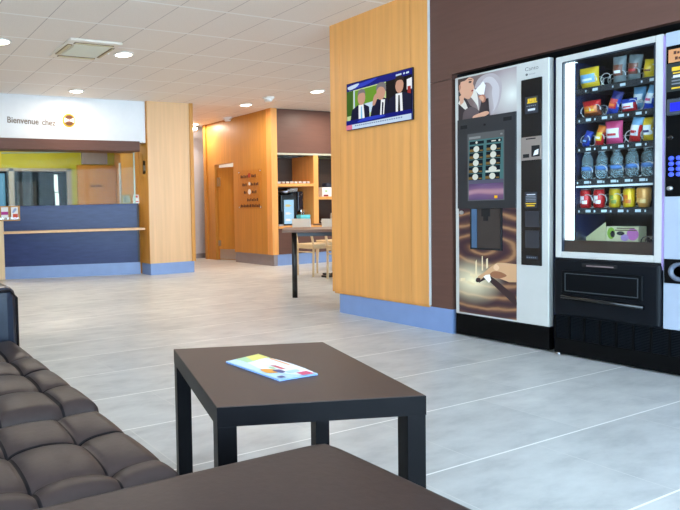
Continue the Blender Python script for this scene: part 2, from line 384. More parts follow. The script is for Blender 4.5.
for x, y, lab in ((-7.24, 5.58, 'white smoke detector on the ceiling, the nearer one'), (-9.06, 6.1, 'white smoke detector on the ceiling above the oak door wall')):
    t = thing('smoke_detector', lab, 'smoke detector', (x, y, C))
    obj('base', MB().lathe((0, 0, 0), [(.001, 0), (.085, 0), (.085, -.02), (.075, -.026), (.001, -.026)], 24), M_wpl, t)
    obj('sensor_head', MB().lathe((0, 0, 0), [(.001, -.02), (.06, -.024), (.06, -.045), (.045, -.062), (.001, -.066)], 24), M_wpl, t)
t = thing('ceiling_camera', 'tiny white camera under the ceiling at the corridor mouth', 'security camera', (-9.98, 5.98, C))
obj('bracket', MB().tube([(0, 0, 0), (0, 0, -.06)], .015), M_wpl, t)
obj('housing', MB().lathe((0, 0, -.09), [(.001, .04), (.05, .03), (.055, 0), (.045, -.035), (.001, -.05)], 16), M_wpl, t)

# ================================================================ WELCOME SIGN
t = thing('welcome_lettering', 'grey Bienvenue chez lettering on the white wall over the reception', 'sign', (-8.05, 1.965, 2.14))
for wd, y in (('Bienvenue', 0), ('chez', .475)):
    q = MB(); text_mesh(q, wd, .112, (.003, y, .012 - y * .03), (0, 1, -.03), (0, 0, 1), stretch=.93, thick=.002, bold=.0018)
    obj('word', q, mat('taupe_lettering', (128, 112, 98), .5), t)
t = thing('round_logo', 'round gold and brown emblem right of the welcome lettering', 'logo', (-8.05, 2.825, 2.21))
obj('gold_disc', MB().lathe((0, 0, 0), [(.001, .012), (.086, .012), (.092, .006), (.092, 0), (.001, 0)], 32, axis='x'), mat('gold_yellow', (236, 190, 40), .4), t)
q = MB(); q.face([(.0135, y, z) for y, z in oval(0, 0, .078, .078, 32)], 0)
for zs in (1, -1): q.face([(.0145, y, z * zs) for y, z in ((-.052, .03), (.052, .03), (.03, .06), (-.03, .06))], 1)
q.face([(.0150, y, z) for y, z in smooth_poly([(-.066, .034), (-.02, .014), (.02, .014), (.066, .034), (.07, -.03), (.02, -.012), (-.02, -.012), (-.07, -.03)], 3)], 2)
q.face([(.0158, y, z) for y, z in ((-.016, .02), (.016, .02), (.006, 0), (.016, -.02), (-.016, -.02), (-.006, 0))], 3)
obj('emblem', q, [mat('emblem_brown', (128, 84, 16), .4), mat('emblem_dark', (96, 50, 20), .4), M_wpl, mat('emblem_mauve', (170, 120, 130), .4)], t)

# ================================================================ RECEPTION COUNTER
RC = (-8.565, 3.02, 0); rz = R(-17.1)
t = thing('reception_counter', 'dark aubergine reception counter with a wooden ledge and blue plinth', 'counter', RC, rz)
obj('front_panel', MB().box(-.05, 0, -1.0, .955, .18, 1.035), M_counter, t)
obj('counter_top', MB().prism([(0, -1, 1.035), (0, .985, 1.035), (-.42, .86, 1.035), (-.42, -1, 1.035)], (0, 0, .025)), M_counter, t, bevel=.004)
obj('plinth', MB().box(-.06, .006, -1.0, .99, 0, .18), M_plinth, t)
obj('ledge', MB().prism([(0, -1, .665), (0, .995, .665), (.2, 1.045, .665), (.2, -1, .665)], (0, 0, .035)), M_woodlt, t, bevel=.004)
obj('end_panel', MB().box(-.4, .03, -1.35, -1.0, 0, .87), M_ply, t)
obj('end_post', MB().box(-.06, .004, .955, .985, .18, 1.034), noisy('dark_end_laminate', (46, 38, 44), .1), t)
cr, sr = math.cos(rz), math.sin(rz)
def rc(x, y): return (RC[0] + x * cr - y * sr, RC[1] + x * sr + y * cr)
# brochure holder hung on the counter's left end
bx, by = rc(.035, -.90)
t = thing('brochure_holder', 'small wooden brochure holder hung on the left end of the reception counter', 'brochure holder', (bx, by, .85), rz)
h = MB().box(-.03, -.022, -.16, .14, 0, .215).box(-.03, .045, -.16, .14, 0, .012).box(-.03, .045, .128, .14, 0, .2).box(-.03, .045, -.16, -.148, 0, .2).box(-.03, .045, -.012, 0, 0, .2)
obj('tray', h, M_woodor, t)
obj('lip', MB().box(.038, .045, -.148, .128, .012, .05), glass('acrylic', (240, 235, 230), .08), t)
for y, c1, lab in ((-.075, (176, 20, 130), 'white leaflet with a magenta band in the brochure holder'), (.065, (214, 70, 24), 'white and red-orange leaflet in the right slot of the brochure holder')):
    x_, y_ = rc(.035 + .012, -.90 + y)
    q = MB().box(-.008, .006, -.05, .05, .0, .185)
    q.face([(.0066, a, b_) for a, b_ in (((-.05, .075), (.05, .075), (.05, .12), (-.05, .12)) if y < 0 else ((-.025, .012), (.045, .012), (.045, .085), (-.025, .085)))], 1)
    if y > 0: q.face([(.0066, a, b_) for a, b_ in smooth_poly([(-.03, .1), (.0, .11), (.03, .15), (.01, .17), (-.02, .14)], 3)], 2)
    tag(obj('brochure', q, [M_wpl, mat('leaflet_%d' % c1[0], c1, .5), mat('leaflet_bluegrey', (150, 165, 200), .5)], loc=(x_, y_, .863)), lab, 'brochure').rotation_euler = (0, 0, rz)
# glass screen on the counter
x0, y0 = rc(-.02, 0)
t = thing('glass_screen', 'clear glass screen with pale green edges standing on the reception counter', 'glass screen', (x0, y0, 1.06), rz)
obj('pane', MB().box(-.006, .0, -1.0, .925, 0, .77), glass('screen_glass', (243, 250, 247), .006), t)
obj('edge', MB().box(-.008, .005, .925, .945, 0, .78).box(-.008, .005, -1.0, .925, .765, .782), noisy('green_glass_edge', (158, 190, 170), .05, (9, 9, 9), .2), t)
x_, y_ = rc(.0 - .06, .955)
t = thing('card_stand', 'small white and red card standing at the right end of the reception counter', 'card', (x_, y_, 1.06), rz)
obj('card', MB().prism([(.01, -.045, 0), (.03, -.045, 0), (.012, -.045, .13), (.006, -.045, .13)], (0, .09, 0)), M_wpl, t)
obj('red_print', MB().prism([(.0285, -.035, .018), (.0265, -.035, .032), (.0272, -.035, .032), (.0292, -.035, .018)], (0, .07, 0)), mat('red_print', (196, 50, 44), .5), t)
obj('red_print', MB().prism([(.0195, -.025, .085), (.0155, -.025, .115), (.0162, -.025, .115), (.0202, -.025, .085)], (0, .05, 0)), mat('red_print', (196, 50, 44), .5), t)
x_, y_ = rc(-.22, .83)
t = thing('notice_frame', 'small yellow edged notice frame on the reception counter beside the white card', 'notice', (x_, y_, 1.06), rz)
obj('frame', MB().box(-.006, .006, -.07, -.055, 0, .14).box(-.006, .006, .055, .07, 0, .14).box(-.006, .006, -.07, .07, .125, .14).box(-.006, .006, -.07, .07, 0, .012).box(-.05, .03, -.06, .06, 0, .006), mat('yellow_frame', (206, 160, 50), .5), t)
obj('notice', MB().box(-.003, .002, -.055, .055, .012, .125).box(.002, .0026, -.03, .0, .03, .1, 1), [mat('notice_paper', (196, 190, 170), .6), mat('notice_ink', (110, 110, 90), .6)], t)
t = thing('wall_switch', 'small pale switch plate on the oak side of the left pillar', 'switch', (-8.115, 4.0, 1.58))
obj('plate', MB().box(-.045, .045, -.008, 0, -.1, .1, bev=.003), M_wpl, t)
obj('button', MB().box(-.018, .018, -.012, -.008, -.05, .03), mat('grey_button', (150, 140, 130), .5), t)

# ================================================================ OAK WALL NOTICE
t = thing('acrylic_sign', 'clear acrylic opening hours plate fixed on the oak wall', 'sign', (-8.57, 6.2, 1.26))
obj('plate', MB().box(-.335, .335, -.018, -.012, -.33, .33), glass('plate_acrylic', (253, 250, 246), .012, .15), t)
M_ink = mat('sign_ink', (84, 44, 22), .5)
for z, s_, x in ((.20, '#5', -.25), (.20, '#3', .06), (.06, '#3', -.20), (.06, '#5', .04), (-.07, '#2', -.16), (-.07, '#3', .07), (-.20, '#7', -.07), (-.30, '#7', -.26), (-.30, '#5', .07)):
    q = MB(); text_mesh(q, s_, .072, (x, -.0185, z), (1, 0, 0), (0, 0, 1), bold=.001); obj('lettering', q, M_ink, t)
for x, z, r_, m_ in ((.0, .235, .036, mat('sign_red', (170, 50, 30), .5)), (.0, -.04, .042, M_wpl), (.0, .095, .026, M_wpl)):
    obj('round_mark', MB().prism([(a_, -.0185, b_) for a_, b_ in oval(x, z, r_, r_ * 1.1)], (0, -.001, 0)), m_, t)
for sx in (-.3, .3):
    for sz in (-.3, .3): obj('standoff', MB().tube([(sx, 0, sz), (sx, -.024, sz)], .012), M_chrome, t)

# ================================================================ BREAKFAST CORNER (faces +X)
XF = -7.98; XB = -8.52; XD = (-8.25, 8, 0)
t = thing('overhead_cabinet', 'dark brown overhead cabinet front with a lit patch above the coffee corner', 'cabinet', (XF, 7.6, 1.8))
O = (XF, 7.6, 1.8)
obj('body', MB(O).box(XB, XF - .02, 6.305, 9.2, 1.83, C), M_brown, t)
obj('door', MB(O).box(XF - .02, XF, 6.31, 9.2, 1.822, C - .004), M_brown, t)
obj('light_rail', MB(O).box(XF - .03, XF + .004, 6.306, 9.2, 1.79, 1.82), noisy('rail_alu', (168, 168, 150), .04), t)
t = thing('shelving_unit', 'oak shelving unit with dark back under the overhead cabinet', 'shelf', (XF, 7.6, .63)); O = (XF, 7.6, .63)
obj('back_panel', MB(O).box(XB - .02, XB, 6.305, 9.2, .63, 1.79), noisy('dark_brown_back', (70, 56, 46), .1, (3, 3, 30)), t)
obj('upright', MB(O).box(XB, XF, 7.05, 7.15, .64, 1.789), M_wood, t)
obj('upright', MB(O).box(XB, XF, 8.05, 8.15, .64, 1.789), M_wood, t)
obj('shelf', MB(O).box(XB, XF, 6.306, 7.05, 1.28, 1.325), M_wood, t)
obj('shelf', MB(O).box(XB, XF, 7.15, 8.05, 1.06, 1.105), M_wood, t)
t = thing('worktop', 'pale wood worktop of the coffee corner under the dispensers', 'worktop', (XF, 7.6, .6)); O = (XF, 7.6, .6)
tag(t, t['label'], 'worktop'); obj('slab', MB(O).box(XB, XF + .02, 6.306, 9.2, .6, .638), M_wood, t, bevel=.003)
t = thing('base_cabinet', 'dark brown base cabinet behind the wooden chairs', 'cabinet', (XF, 7.6, 0)); O = (XF, 7.6, 0)
obj('body', MB(O).box(XB, XF - .02, 6.305, 9.2, .18, .599), M_brown, t)
for k in range(4): obj('door', MB(O).box(XF - .02, XF - .002, 6.31 + k * .72, 7.024 + k * .72, .184, .597), M_brown, t)
obj('plinth', MB(O).box(XB, XF - .01, 6.3, 9.2, 0, .18), M_plinth, t)
# little glasses on the left shelf
gl = MB().lathe((0, 0, 0), [(.015, 0), (.019, .036), (.017, .036), (.012, .006)], 10)
g0 = tag(obj('small_glass', gl, mat('milky_glass', (196, 192, 186), .15, spec=.8), loc=(-8.03, 6.36, 1.325)), 'small upturned drinking glass in the row on the upper left shelf', 'glass', 'small glasses on the upper left shelf')
for k in range(1, 16):
    c = g0.copy(); COL.objects.link(c); c.location = (-8.03 - .02 * (k % 2), 6.36 + k * .043, 1.325)
# drink dispenser with lit screen
X2 = -8.2
t = thing('drink_dispenser', 'black hot drink dispenser with a tall lit bluish screen', 'coffee machine', (X2, 6.705, .638)); O = (X2, 6.705, .638)
obj('body', MB(O).box(-8.45, X2, 6.55, 6.86, .638, 1.15, bev=.012).box(-8.42, X2 - .02, 6.78, 6.91, .70, 1.19, bev=.03), noisy('petrol_black', (26, 36, 42), .1, (20, 20, 20), .3), t)
q = MB(O).box(X2, X2 + .006, 6.605, 6.805, .665, 1.065)
ps = obj('screen', q, mat('blue_screen', (130, 165, 190), .2, emit=(140, 178, 205), es=.65), t)
for z, c_ in ((.95, 1), (.82, 0), (.71, 0)):
    obj('screen_graphic', MB(O).box(X2 + .006, X2 + .009, 6.63, 6.72, z, z + .04, c_).box(X2 + .006, X2 + .0085, 6.65, 6.75, z + .012, z + .024, c_), [M_wpl, mat('straw_print', (214, 200, 140), .5)], ps)
obj('bean_funnel', MB((X2, 6.705, .638)).lathe((X2 - .1, 6.70, 1.15), [(.03, 0), (.05, .02), (.11, .07), (.105, .07), (.03, .03)], 18), M_steel, t)
for k in range(3):
    q = MB().lathe((0, 0, 0), [(.001, 0), (.024, 0), (.04, .06), (.036, .06), (.02, .008), (.001, .008)], 16)
    tag(obj('white_cup', q, M_wpl, loc=(-8.33 + .01 * k, 6.83 + k * .058, 1.19 if k < 1 else 1.205)), ['left', 'middle', 'right'][k] + ' white cup of the three on top of the coffee machines', 'cup', 'white cups on the coffee machines')
t = thing('coffee_machine', 'dark plum coffee machine with chrome spouts right of the lit dispenser', 'coffee machine', (X2, 7.06, .638)); O = (X2, 7.06, .638)
bd = MB(O).box(-8.48, X2 - .03, 6.925, 7.04, .86, 1.205, bev=.015).box(-8.48, X2 - .2, 6.925, 7.04, .638, .9).box(-8.48, X2 + .02, 6.925, 7.04, .638, .66)
obj('body', bd, noisy('plum_black', (38, 32, 44), .12, (20, 20, 20), .3), t)
for y, z in ((6.95, 1.12), (6.99, 1.15), (7.02, 1.17), (7.02, 1.06)): obj('button', MB(O).lathe((X2 - .03, y, z), [(.012, 0), (.012, .008), (.001, .012)], 10, axis='x'), M_chrome, t)
q = MB(O).box(X2 - .05, X2 + .03, 6.935, 7.035, .85, .9, bev=.008).tube([(X2 + .01, 6.96, .86), (X2 + .01, 6.96, .80)], .01).tube([(X2 + .01, 7.01, .86), (X2 + .01, 7.01, .79)], .01)
obj('spout', q, M_chrome, t)
tq = thing('tea_box', 'turquoise box on the worktop right of the lit drink dispenser', 'box', (-8.07, 6.9, .638))
obj('body', MB().box(-.05, .05, -.10, .10, 0, .165, bev=.006), mat('turquoise_card', (86, 186, 196), .5), tq)
obj('lid', MB().box(-.053, .053, -.103, .103, .13, .172, bev=.004), mat('turquoise_lid', (104, 200, 208), .5), tq)
tag(obj('leaflet_panel', MB((-8.12, 6.36, .9)).box(-8.20, -8.1, 6.312, 6.40, .9, 1.268), mat('lilac_white', (206, 204, 222), .5)), 'tall lilac-white dispenser hung at the left edge of the coffee corner', 'dispenser')
t = thing('capsule_tower', 'small black appliance at the left end of the worktop', 'appliance', (-8.15, 6.43, .638))
obj('body', MB().box(-.08, .08, -.06, .05, 0, .24, bev=.015), M_black, t)
obj('tray', MB().box(-.02, .1, -.05, .04, 0, .03), M_steel, t)
t = thing('storage_box', 'long white box on the right shelf behind the pillar edge', 'box', (-8.2, 7.5, 1.105))
obj('body', MB().box(-.1, .1, -.16, .28, 0, .16, bev=.005), M_wpl, t)
obj('label_patch', MB().box(.1, .103, -.13, -.03, .005, .035).box(.1, .103, -.1, -.05, .08, .11, 1), [mat('dark_red_print', (120, 24, 40), .5), mat('green_print', (150, 190, 130), .5)], t)
tag(obj('black_pouch', MB((-8.2, 7.54, 1.265)).box(-8.26, -8.14, 7.47, 7.61, 1.265, 1.345, bev=.02), mat('navy_black', (34, 38, 52), .5)), 'small dark case lying on the long white box', 'case')
t = thing('paper_roll', 'white paper roll stood on end at the left of the right bay', 'paper roll', (-8.2, 7.235, .638))
obj('roll', MB().lathe((0, 0, 0), [(.001, 0), (.045, 0), (.045, .40), (.02, .40), (.02, .39), (.001, .39)], 18), M_wpl, t)
for k in range(2):
    tag(obj('white_bowl', MB().lathe((0, 0, 0), [(.001, 0), (.035, 0), (.075, .06), (.07, .06), (.03, .01), (.001, .01)], 18), M_wpl, loc=(-8.12, 7.40 + k * .16, .638)), ['left', 'right'][k] + ' of two white bowls on the right part of the worktop', 'bowl', 'white bowls on the worktop')
tag(obj('white_canister', MB().lathe((0, 0, 0), [(.001, 0), (.06, 0), (.06, .16), (.055, .17), (.055, .185), (.001, .19)], 20), M_wpl, loc=(-8.2, 7.68, .638)), 'white canister on the worktop just showing beside the oak pillar', 'canister')

# ================================================================ TABLES AND CHAIRS
A = R(50)
t = thing('high_table', 'wood topped table with a slim black leg left of the television pillar', 'table', (-5.085, 4.221, 0), A)
obj('table_top', MB().box(-.12, .80, -.10, .70, .683, .712), wood('walnut_top', (120, 84, 58), .12, scale=(3, 30, 30)), t, bevel=.003)
obj('apron', MB().box(.03, .65, .0, .02, .64, .683).box(.03, .65, .58, .6, .64, .683).box(-.01, .01, .03, .57, .64, .683).box(.67, .69, .03, .57, .64, .683), M_dkmet, t)
for x in (0, .68):
    for y in (0, .6): obj('leg', MB().tube([(x, y, 0), (x, y, .683)], .027, 12), M_dkmet, t)
t = thing('pedestal_table', 'small square table on a black cross foot among the wooden chairs', 'table', (-6.31, 5.97, 0))
obj('table_top', MB().box(-.22, .22, -.22, .22, .69, .712), MATS['walnut_top'], t)
obj('column', MB().tube([(0, 0, .02), (0, 0, .69)], .035, 14), M_dkmet, t)
obj('foot', MB().box(-.25, .25, -.04, .04, 0, .025).box(-.04, .04, -.25, .25, 0, .025).lathe((0, 0, .02), [(.12, 0), (.04, .05), (.001, .05)], 16), M_dkmet, t)
def chair(loc, rz, label):
    # faces local +Y, rear legs at y = 0
    t = thing('wooden_chair', label, 'chair', loc, rz, 'pale wooden chairs at the tables')
    obj('seat', MB().box(-.175, .175, -.02, .37, .415, .44, bev=.008), M_ply, t)
    obj('seat_rail', MB().box(-.15, .15, -.005, .015, .375, .416).box(-.15, .15, .335, .355, .375, .416).box(-.168, -.15, .0, .35, .375, .416).box(.15, .168, .0, .35, .375, .416), M_ply, t)
    bk = []
    for k in range(9):
        x = -.18 + k * .045; bk.append((x, -.058 - .02 * (1 - (x / .18) ** 2)))
    q = MB().prism([(x, y, .635) for x, y in bk] + [(x, y + .014, .635) for x, y in bk[::-1]], (0, -.012, .15))
    obj('backrest', q, noisy('white_lacquer', (238, 234, 226), .02), t)
    for s in (-1, 1):
        obj('leg', MB().tube([(s * .155, 0, 0), (s * .16, .01, .42), (s * .15, -.05, .70)], .015, 8), M_ply, t)
        obj('leg', MB().tube([(s * .165, .36, 0), (s * .15, .335, .42)], .014, 8), M_ply, t)
    obj('stretcher', MB().tube([(-.155, .0, .33), (.155, .0, .33)], .009, 8), M_ply, t)
    return t
chair((-6.585, 5.65, 0), 0, 'pale wooden chair with white back directly right of the black table leg')
chair((-5.98, 5.63, 0), 0, 'pale wooden chair mostly hidden by the television pillar, seat end showing')
chair((-7.02, 6.75, 0), R(180), 'pale wooden chair behind, only its white back showing over the table')

# ================================================================ TELEVISION
TX0, TX1, TZ0, TZ1 = -3.999, -3.326, 1.583, 1.977
t = thing('television', 'wall-mounted flat television showing three men in suits on the oak pillar', 'television', ((TX0 + TX1) / 2, yf, 1.6)); O = ((TX0 + TX1) / 2, yf, 1.6)
obj('mount', MB(O).box(-3.85, -3.55, yf - .004, yf, 1.65, 1.9), M_black, t)
obj('housing', MB(O).box(TX0, TX1, yf - .021, yf - .004, TZ0, TZ1, bev=.002), M_blackg, t)
def em(name, c, s=.9): return mat('screen_' + name, tuple(int(v * .12) for v in c), .3, emit=c, es=s, spec=.06)
TM = [em('navy', (14, 22, 120)), em('blue', (40, 60, 190)), em('pale', (196, 216, 236)), em('green', (104, 150, 44)), em('lightgreen', (190, 210, 150)), em('suit', (18, 22, 50)), em('skin', (196, 150, 128)), em('grey', (120, 116, 118)), em('white', (236, 240, 244)), em('black', (14, 12, 18)), em('hair', (40, 30, 30)), em('pink', (220, 120, 150)), em('cyan', (120, 190, 230)), em('darkgreen', (58, 96, 30)), em('ink', (110, 130, 170)), em('red', (150, 40, 40))]
q = Print(O).setup(yf - .021, .0004); x0, x1, z0, z1 = TX0 + .006, TX1 - .003, TZ0 + .004, TZ1 - .006
def sx(u): return x0 + (x1 - x0) * u
def sz(v): return z0 + (z1 - z0) * v
def SP(P): return [(sx(u), sz(v)) for u, v in P]
q.rect(x0, x1, z0, z1, 0)
q.poly(SP([(.05, .93), (.30, .97), (.5, .99), (.34, .90), (.12, .88)]), 1, True); q.poly(SP([(.02, .94), (.2, .97), (.16, .9), (.05, .87)]), 2, True)
q.poly(SP([(.0, .2), (.63, .2), (.63, .86), (.0, .84)]), 4); q.poly(SP([(.12, .45), (.36, .5), (.6, .6), (.63, .84), (.12, .82)]), 3)
q.poly(SP([(0, .3), (.1, .3), (.11, .84), (0, .84)]), 13); q.poly(SP([(.115, .3), (.135, .3), (.135, .84), (.115, .84)]), 2); q.poly(SP([(.2, .3), (.5, .3), (.46, .52), (.24, .5)]), 2)
q.poly(SP([(.63, .16), (1, .16), (1, .88), (.63, .86)]), 9); q.poly(SP([(.93, .6), (1, .6), (1, .82), (.93, .8)]), 8); q.poly(SP([(.94, .45), (.985, .45), (.985, .66), (.94, .66)]), 15)
# man on the left
q.poly(SP([(.05, .12), (.38, .12), (.37, .42), (.29, .50), (.18, .50), (.09, .42)]), 5); q.poly(SP([(.20, .14), (.30, .16), (.28, .5), (.20, .5)]), 8); q.poly(SP([(.235, .14), (.265, .15), (.255, .46), (.24, .46)]), 12)
q.poly(SP(oval(.25, .64, .062, .15)), 6); q.poly(SP([(.19, .7), (.2, .8), (.25, .83), (.3, .8), (.315, .68), (.29, .74), (.22, .74)]), 7, True)
# man in the middle, hand at his brow
q.poly(SP([(.38, .14), (.68, .14), (.66, .5), (.58, .56), (.50, .54), (.42, .40)]), 5); q.poly(SP([(.54, .15), (.6, .16), (.62, .5), (.56, .52)]), 8); q.poly(SP([(.565, .15), (.585, .15), (.60, .44), (.575, .46)]), 5)
q.poly(SP(oval(.56, .67, .068, .16)), 6); q.poly(SP([(.49, .72), (.50, .83), (.56, .87), (.63, .82), (.635, .66), (.6, .75), (.54, .78)]), 7, True)
q.poly(SP([(.43, .44), (.47, .44), (.51, .60), (.49, .66), (.45, .6)]), 6, True)
# man on the right
q.poly(SP([(.66, .16), (1, .16), (1, .5), (.9, .56), (.78, .56), (.68, .48)]), 5); q.poly(SP([(.78, .17), (.88, .17), (.87, .56), (.78, .56)]), 8); q.poly(SP([(.81, .17), (.845, .17), (.838, .52), (.818, .52)]), 9)
q.poly(SP(oval(.835, .72, .058, .16)), 6); q.poly(SP([(.775, .72), (.77, .85), (.83, .92), (.895, .86), (.895, .74), (.87, .81), (.8, .81)]), 10, True)
q.poly(SP([(0, .1), (1, .13), (1, .2), (0, .2)]), 0); q.poly(SP([(.2, .13), (.6, .15), (.56, .2), (.3, .2)]), 1, True)
q.poly(SP([(0, 0), (1, 0), (1, .115), (0, .1)]), 2); q.poly(SP([(0, 0), (.1, 0), (.1, .1), (0, .1)]), 11)
for k in range(22): q.poly(SP([(.15 + k * .034, .055), (.15 + k * .034 + .022, .055), (.15 + k * .034 + .022, .08), (.15 + k * .034, .08)]), 14)
for a_, b_ in ((.80, .88), (.905, .93), (.945, .985)): q.poly(SP([(a_, .90), (b_, .905), (b_, .94), (a_, .935)]), 2)
obj('screen', q, TM, t)

# ================================================================ COFFEE VENDING MACHINE
MX0, MX1 = -3.003, -2.359; YM = YW; YB = YW + .72; MT = 1.828
OM = ((MX0 + MX1) / 2, YM, 0)
t = thing('coffee_vending_machine', 'cream coffee vending machine with a woman sipping coffee printed on its door', 'vending machine', OM)
obj('cabinet', MB(OM).box(MX0 + .01, MX1 - .012, YM + .05, YB, .03, MT - .01), noisy('dark_blue_side', (44, 52, 92), .05, (9, 9, 9), .3), t)
door = obj('door', MB(OM).box(MX0, MX1, YM, YM + .05, .157, MT, bev=.006), M_offw, t)
obj('kick_panel', MB(OM).box(MX0, MX1, YM + .004, YM + .05, .012, .152), M_black, t)
for x in (MX0 + .06, MX1 - .06):
    for y in (YM + .12, YB - .06): obj('foot', MB(OM).tube([(x, y, 0), (x, y, .035)], .022, 10), M_dkmet, t)
# printed poster, upper: woman with cup
PX0, PX1 = -2.975, -2.56
Mp = mat('poster_mauve', (170, 150, 150), .3); n, l, b = nodes(Mp)
tc_ = coords(n, l, (1, 1, 1), out='Object'); sp = n.new('ShaderNodeTexGradient'); sp.gradient_type = 'SPHERICAL'
mp_ = tc_; mp_.inputs['Scale'].default_value = (3.6, 1, 3.6); mp_.inputs['Location'].default_value = (-.09 * 3.6, 0, -1.64 * 3.6)
l.new(mp_.outputs[0], sp.inputs[0]); rp = ramp(n, [(0, rgb(120, 98, 96)), (.35, rgb(160, 142, 142)), (.75, rgb(196, 188, 182)), (1, rgb(226, 224, 214))]); l.new(sp.outputs['Fac'], rp.inputs[0]); l.new(rp.outputs[0], b.inputs['Base Color'])
PM = [Mp, mat('print_skin', (214, 158, 128), .35), mat('print_hair', (64, 40, 34), .35), mat('print_suit', (44, 34, 40), .35), mat('print_collar', (222, 212, 200), .35), mat('print_cup', (240, 236, 236), .35), mat('print_skin_dark', (176, 112, 88), .35), mat('print_steam', (196, 186, 187), .35), mat('print_lips', (150, 50, 46), .35), mat('print_suit_light', (88, 74, 76), .35), mat('print_steam_soft', (176, 162, 162), .35)]
q = Print(OM).setup(YM, .0004)
def U(px, py):   # poster drawing units: 0..1 across, 0..1 up
    return (PX0 + (PX1 - PX0) * px, 1.525 + (1.815 - 1.525) * py)
def UP(P): return [U(*p_) for p_ in P]
q.rect(PX0, PX1, 1.40, 1.815, 0)
q.poly(UP([(.30, .72), (.36, .90), (.50, .98), (.66, .93), (.76, .70), (.74, .35), (.66, .08), (.58, .05), (.66, .4), (.64, .68), (.56, .84), (.44, .86), (.37, .72)]), 10, True)
q.poly(UP([(.40, .78), (.5, .9), (.62, .86), (.72, .62), (.70, .3), (.62, .1), (.66, .36), (.60, .66), (.52, .78)]), 7, True)
q.poly(UP([(.64, .75), (.68, .55), (.66, .3), (.64, .12), (.62, .3), (.6, .55)]), 7, True)
q.poly(UP([(0, -.35), (.62, -.35), (.56, .05), (.54, .42), (.42, .40), (.38, .15), (.22, .32), (.10, .62), (0, .70)]), 3)
q.poly(UP([(.0, .42), (.06, .58), (.14, .40), (.20, .18), (.12, .25), (.0, .42)]), 4)
q.poly(UP([(.14, .62), (.24, .50), (.34, .30), (.37, .16), (.36, .45), (.32, .66), (.24, .72)]), 4, True)
q.poly(UP([(.02, .58), (.12, .66), (.10, .42), (.04, .36)]), 1)
q.poly(UP([(.10, .18), (.24, .28), (.38, .14), (.3, -.1), (.1, -.2)]), 9, True)
q.poly(UP([(.03, .93), (.16, 1.0), (.28, .93), (.275, .82), (.30, .72), (.275, .68), (.275, .60), (.20, .48), (.09, .56), (.03, .70)]), 1, True)
q.poly(UP([(0, 1.0), (.22, 1.0), (.13, .93), (.05, .92), (.03, .78), (.0, .70)]), 2)
q.poly(UP([(.205, .90), (.25, .885), (.24, .85), (.20, .86)]), 2, True); q.poly(UP([(.19, .945), (.26, .93), (.26, .915), (.2, .925)]), 2)
q.poly(UP([(.25, .67), (.285, .68), (.28, .645), (.25, .64)]), 8, True); q.poly(UP([(.02, .83), (.045, .86), (.055, .78), (.03, .72)]), 6, True)
q.poly(UP([(.32, .66), (.46, .82), (.50, .72), (.47, .50), (.38, .54)]), 5)
q.poly(UP([(.37, .50), (.46, .52), (.50, .44), (.49, .35), (.44, .34), (.42, .42)]), 6, True)
q.poly(UP([(.39, .46), (.43, .50), (.47, .44), (.45, .36)]), 1, True)
q.poly(UP([(.28, .05), (.40, .10), (.52, .12), (.56, .06), (.46, .0), (.30, -.02)]), 1, True)
poster = obj('door_poster', q, PM, door)
# black selection panel with screen
pn = obj('selection_panel', MB(OM).box(PX0, PX1, YM - .012, YM, .905, 1.527), mat('panel_charcoal', (38, 40, 44), .3), door)
q = Print(OM).setup(YM - .012)
Msw = mat('screen_swirl', (80, 60, 90), .15); n, l, b = nodes(Msw)
tc_ = coords(n, l, (1, 1, 1)); wv = n.new('ShaderNodeTexWave'); wv.inputs['Scale'].default_value = 2.4; wv.inputs['Distortion'].default_value = 6; wv.inputs['Detail Scale'].default_value = .6; wv.bands_direction = 'Z'
l.new(tc_.outputs[0], wv.inputs[0]); rp = ramp(n, [(0, rgb(54, 44, 72)), (.7, rgb(108, 76, 98)), (1, rgb(190, 150, 150))]); l.new(wv.outputs['Fac'], rp.inputs[0])
l.new(rp.outputs[0], b.inputs['Emission Color']); b.inputs['Emission Strength'].default_value = .55
SM = [em('greyframe', (120, 128, 134), .5), Msw, em('teal', (84, 132, 138), .7), em('icon_dark', (28, 40, 50), .6), em('icon_brown', (130, 110, 66), .7), em('cupwhite', (220, 232, 226), .8), em('gold', (232, 178, 30), .9), em('titlegrey', (160, 170, 176), .6), em('violetgrey', (104, 108, 134), .6)]
q.rect(-2.897, -2.634, .958, 1.42, 0); q.rect(-2.888, -2.640, .964, 1.375, 2); q.rect(-2.888, -2.640, 1.06, 1.10, 8); q.rect(-2.888, -2.640, .964, 1.075, 1)
q.rect(-2.885, -2.80, 1.383, 1.398, 7); q.rect(-2.66, -2.645, 1.39, 1.40, 7)
q.rect(-2.88, -2.775, 1.345, 1.365, 3); q.rect(-2.755, -2.65, 1.345, 1.365, 3); q.poly(oval(-2.828, 1.356, .008, .009), 5); q.rect(-2.72, -2.69, 1.351, 1.359, 5); q.poly(oval(-2.665, 1.355, .007, .007), 5)
for r in range(5):
    for c_ in range(2):
        xa = -2.878 + c_ * .124; za = 1.29 - r * .0475
        q.rect(xa, xa + .101, za, za + .043, 3)
        if (r, c_) == (3, 1):
            q.rect(xa, xa + .101, za, za + .012, 5); q.poly(oval(xa + .05, za + .02, .028, .018), 5); q.rect(xa + .045, xa + .058, za + .02, za + .042, 5)
        else:
            q.rect(xa, xa + .045, za + .004, za + .022, 4); q.poly(oval(xa + .05, za + .021, .021, .021), 5); q.rect(xa + .074, xa + .098, za + .005, za + .014, 4)
q.rect(-2.69, -2.668, .972, .99, 6)
obj('touch_screen', q, SM, pn)
obj('panel_sensor', MB(OM).tube([(-2.77, YM - .012, 1.47), (-2.77, YM - .016, 1.47)], .008, 10).box(-2.64, -2.585, YM - .014, YM - .012, 1.475, 1.50).box(-2.95, -2.90, YM - .014, YM - .012, 1.46, 1.485), M_shadow, pn)
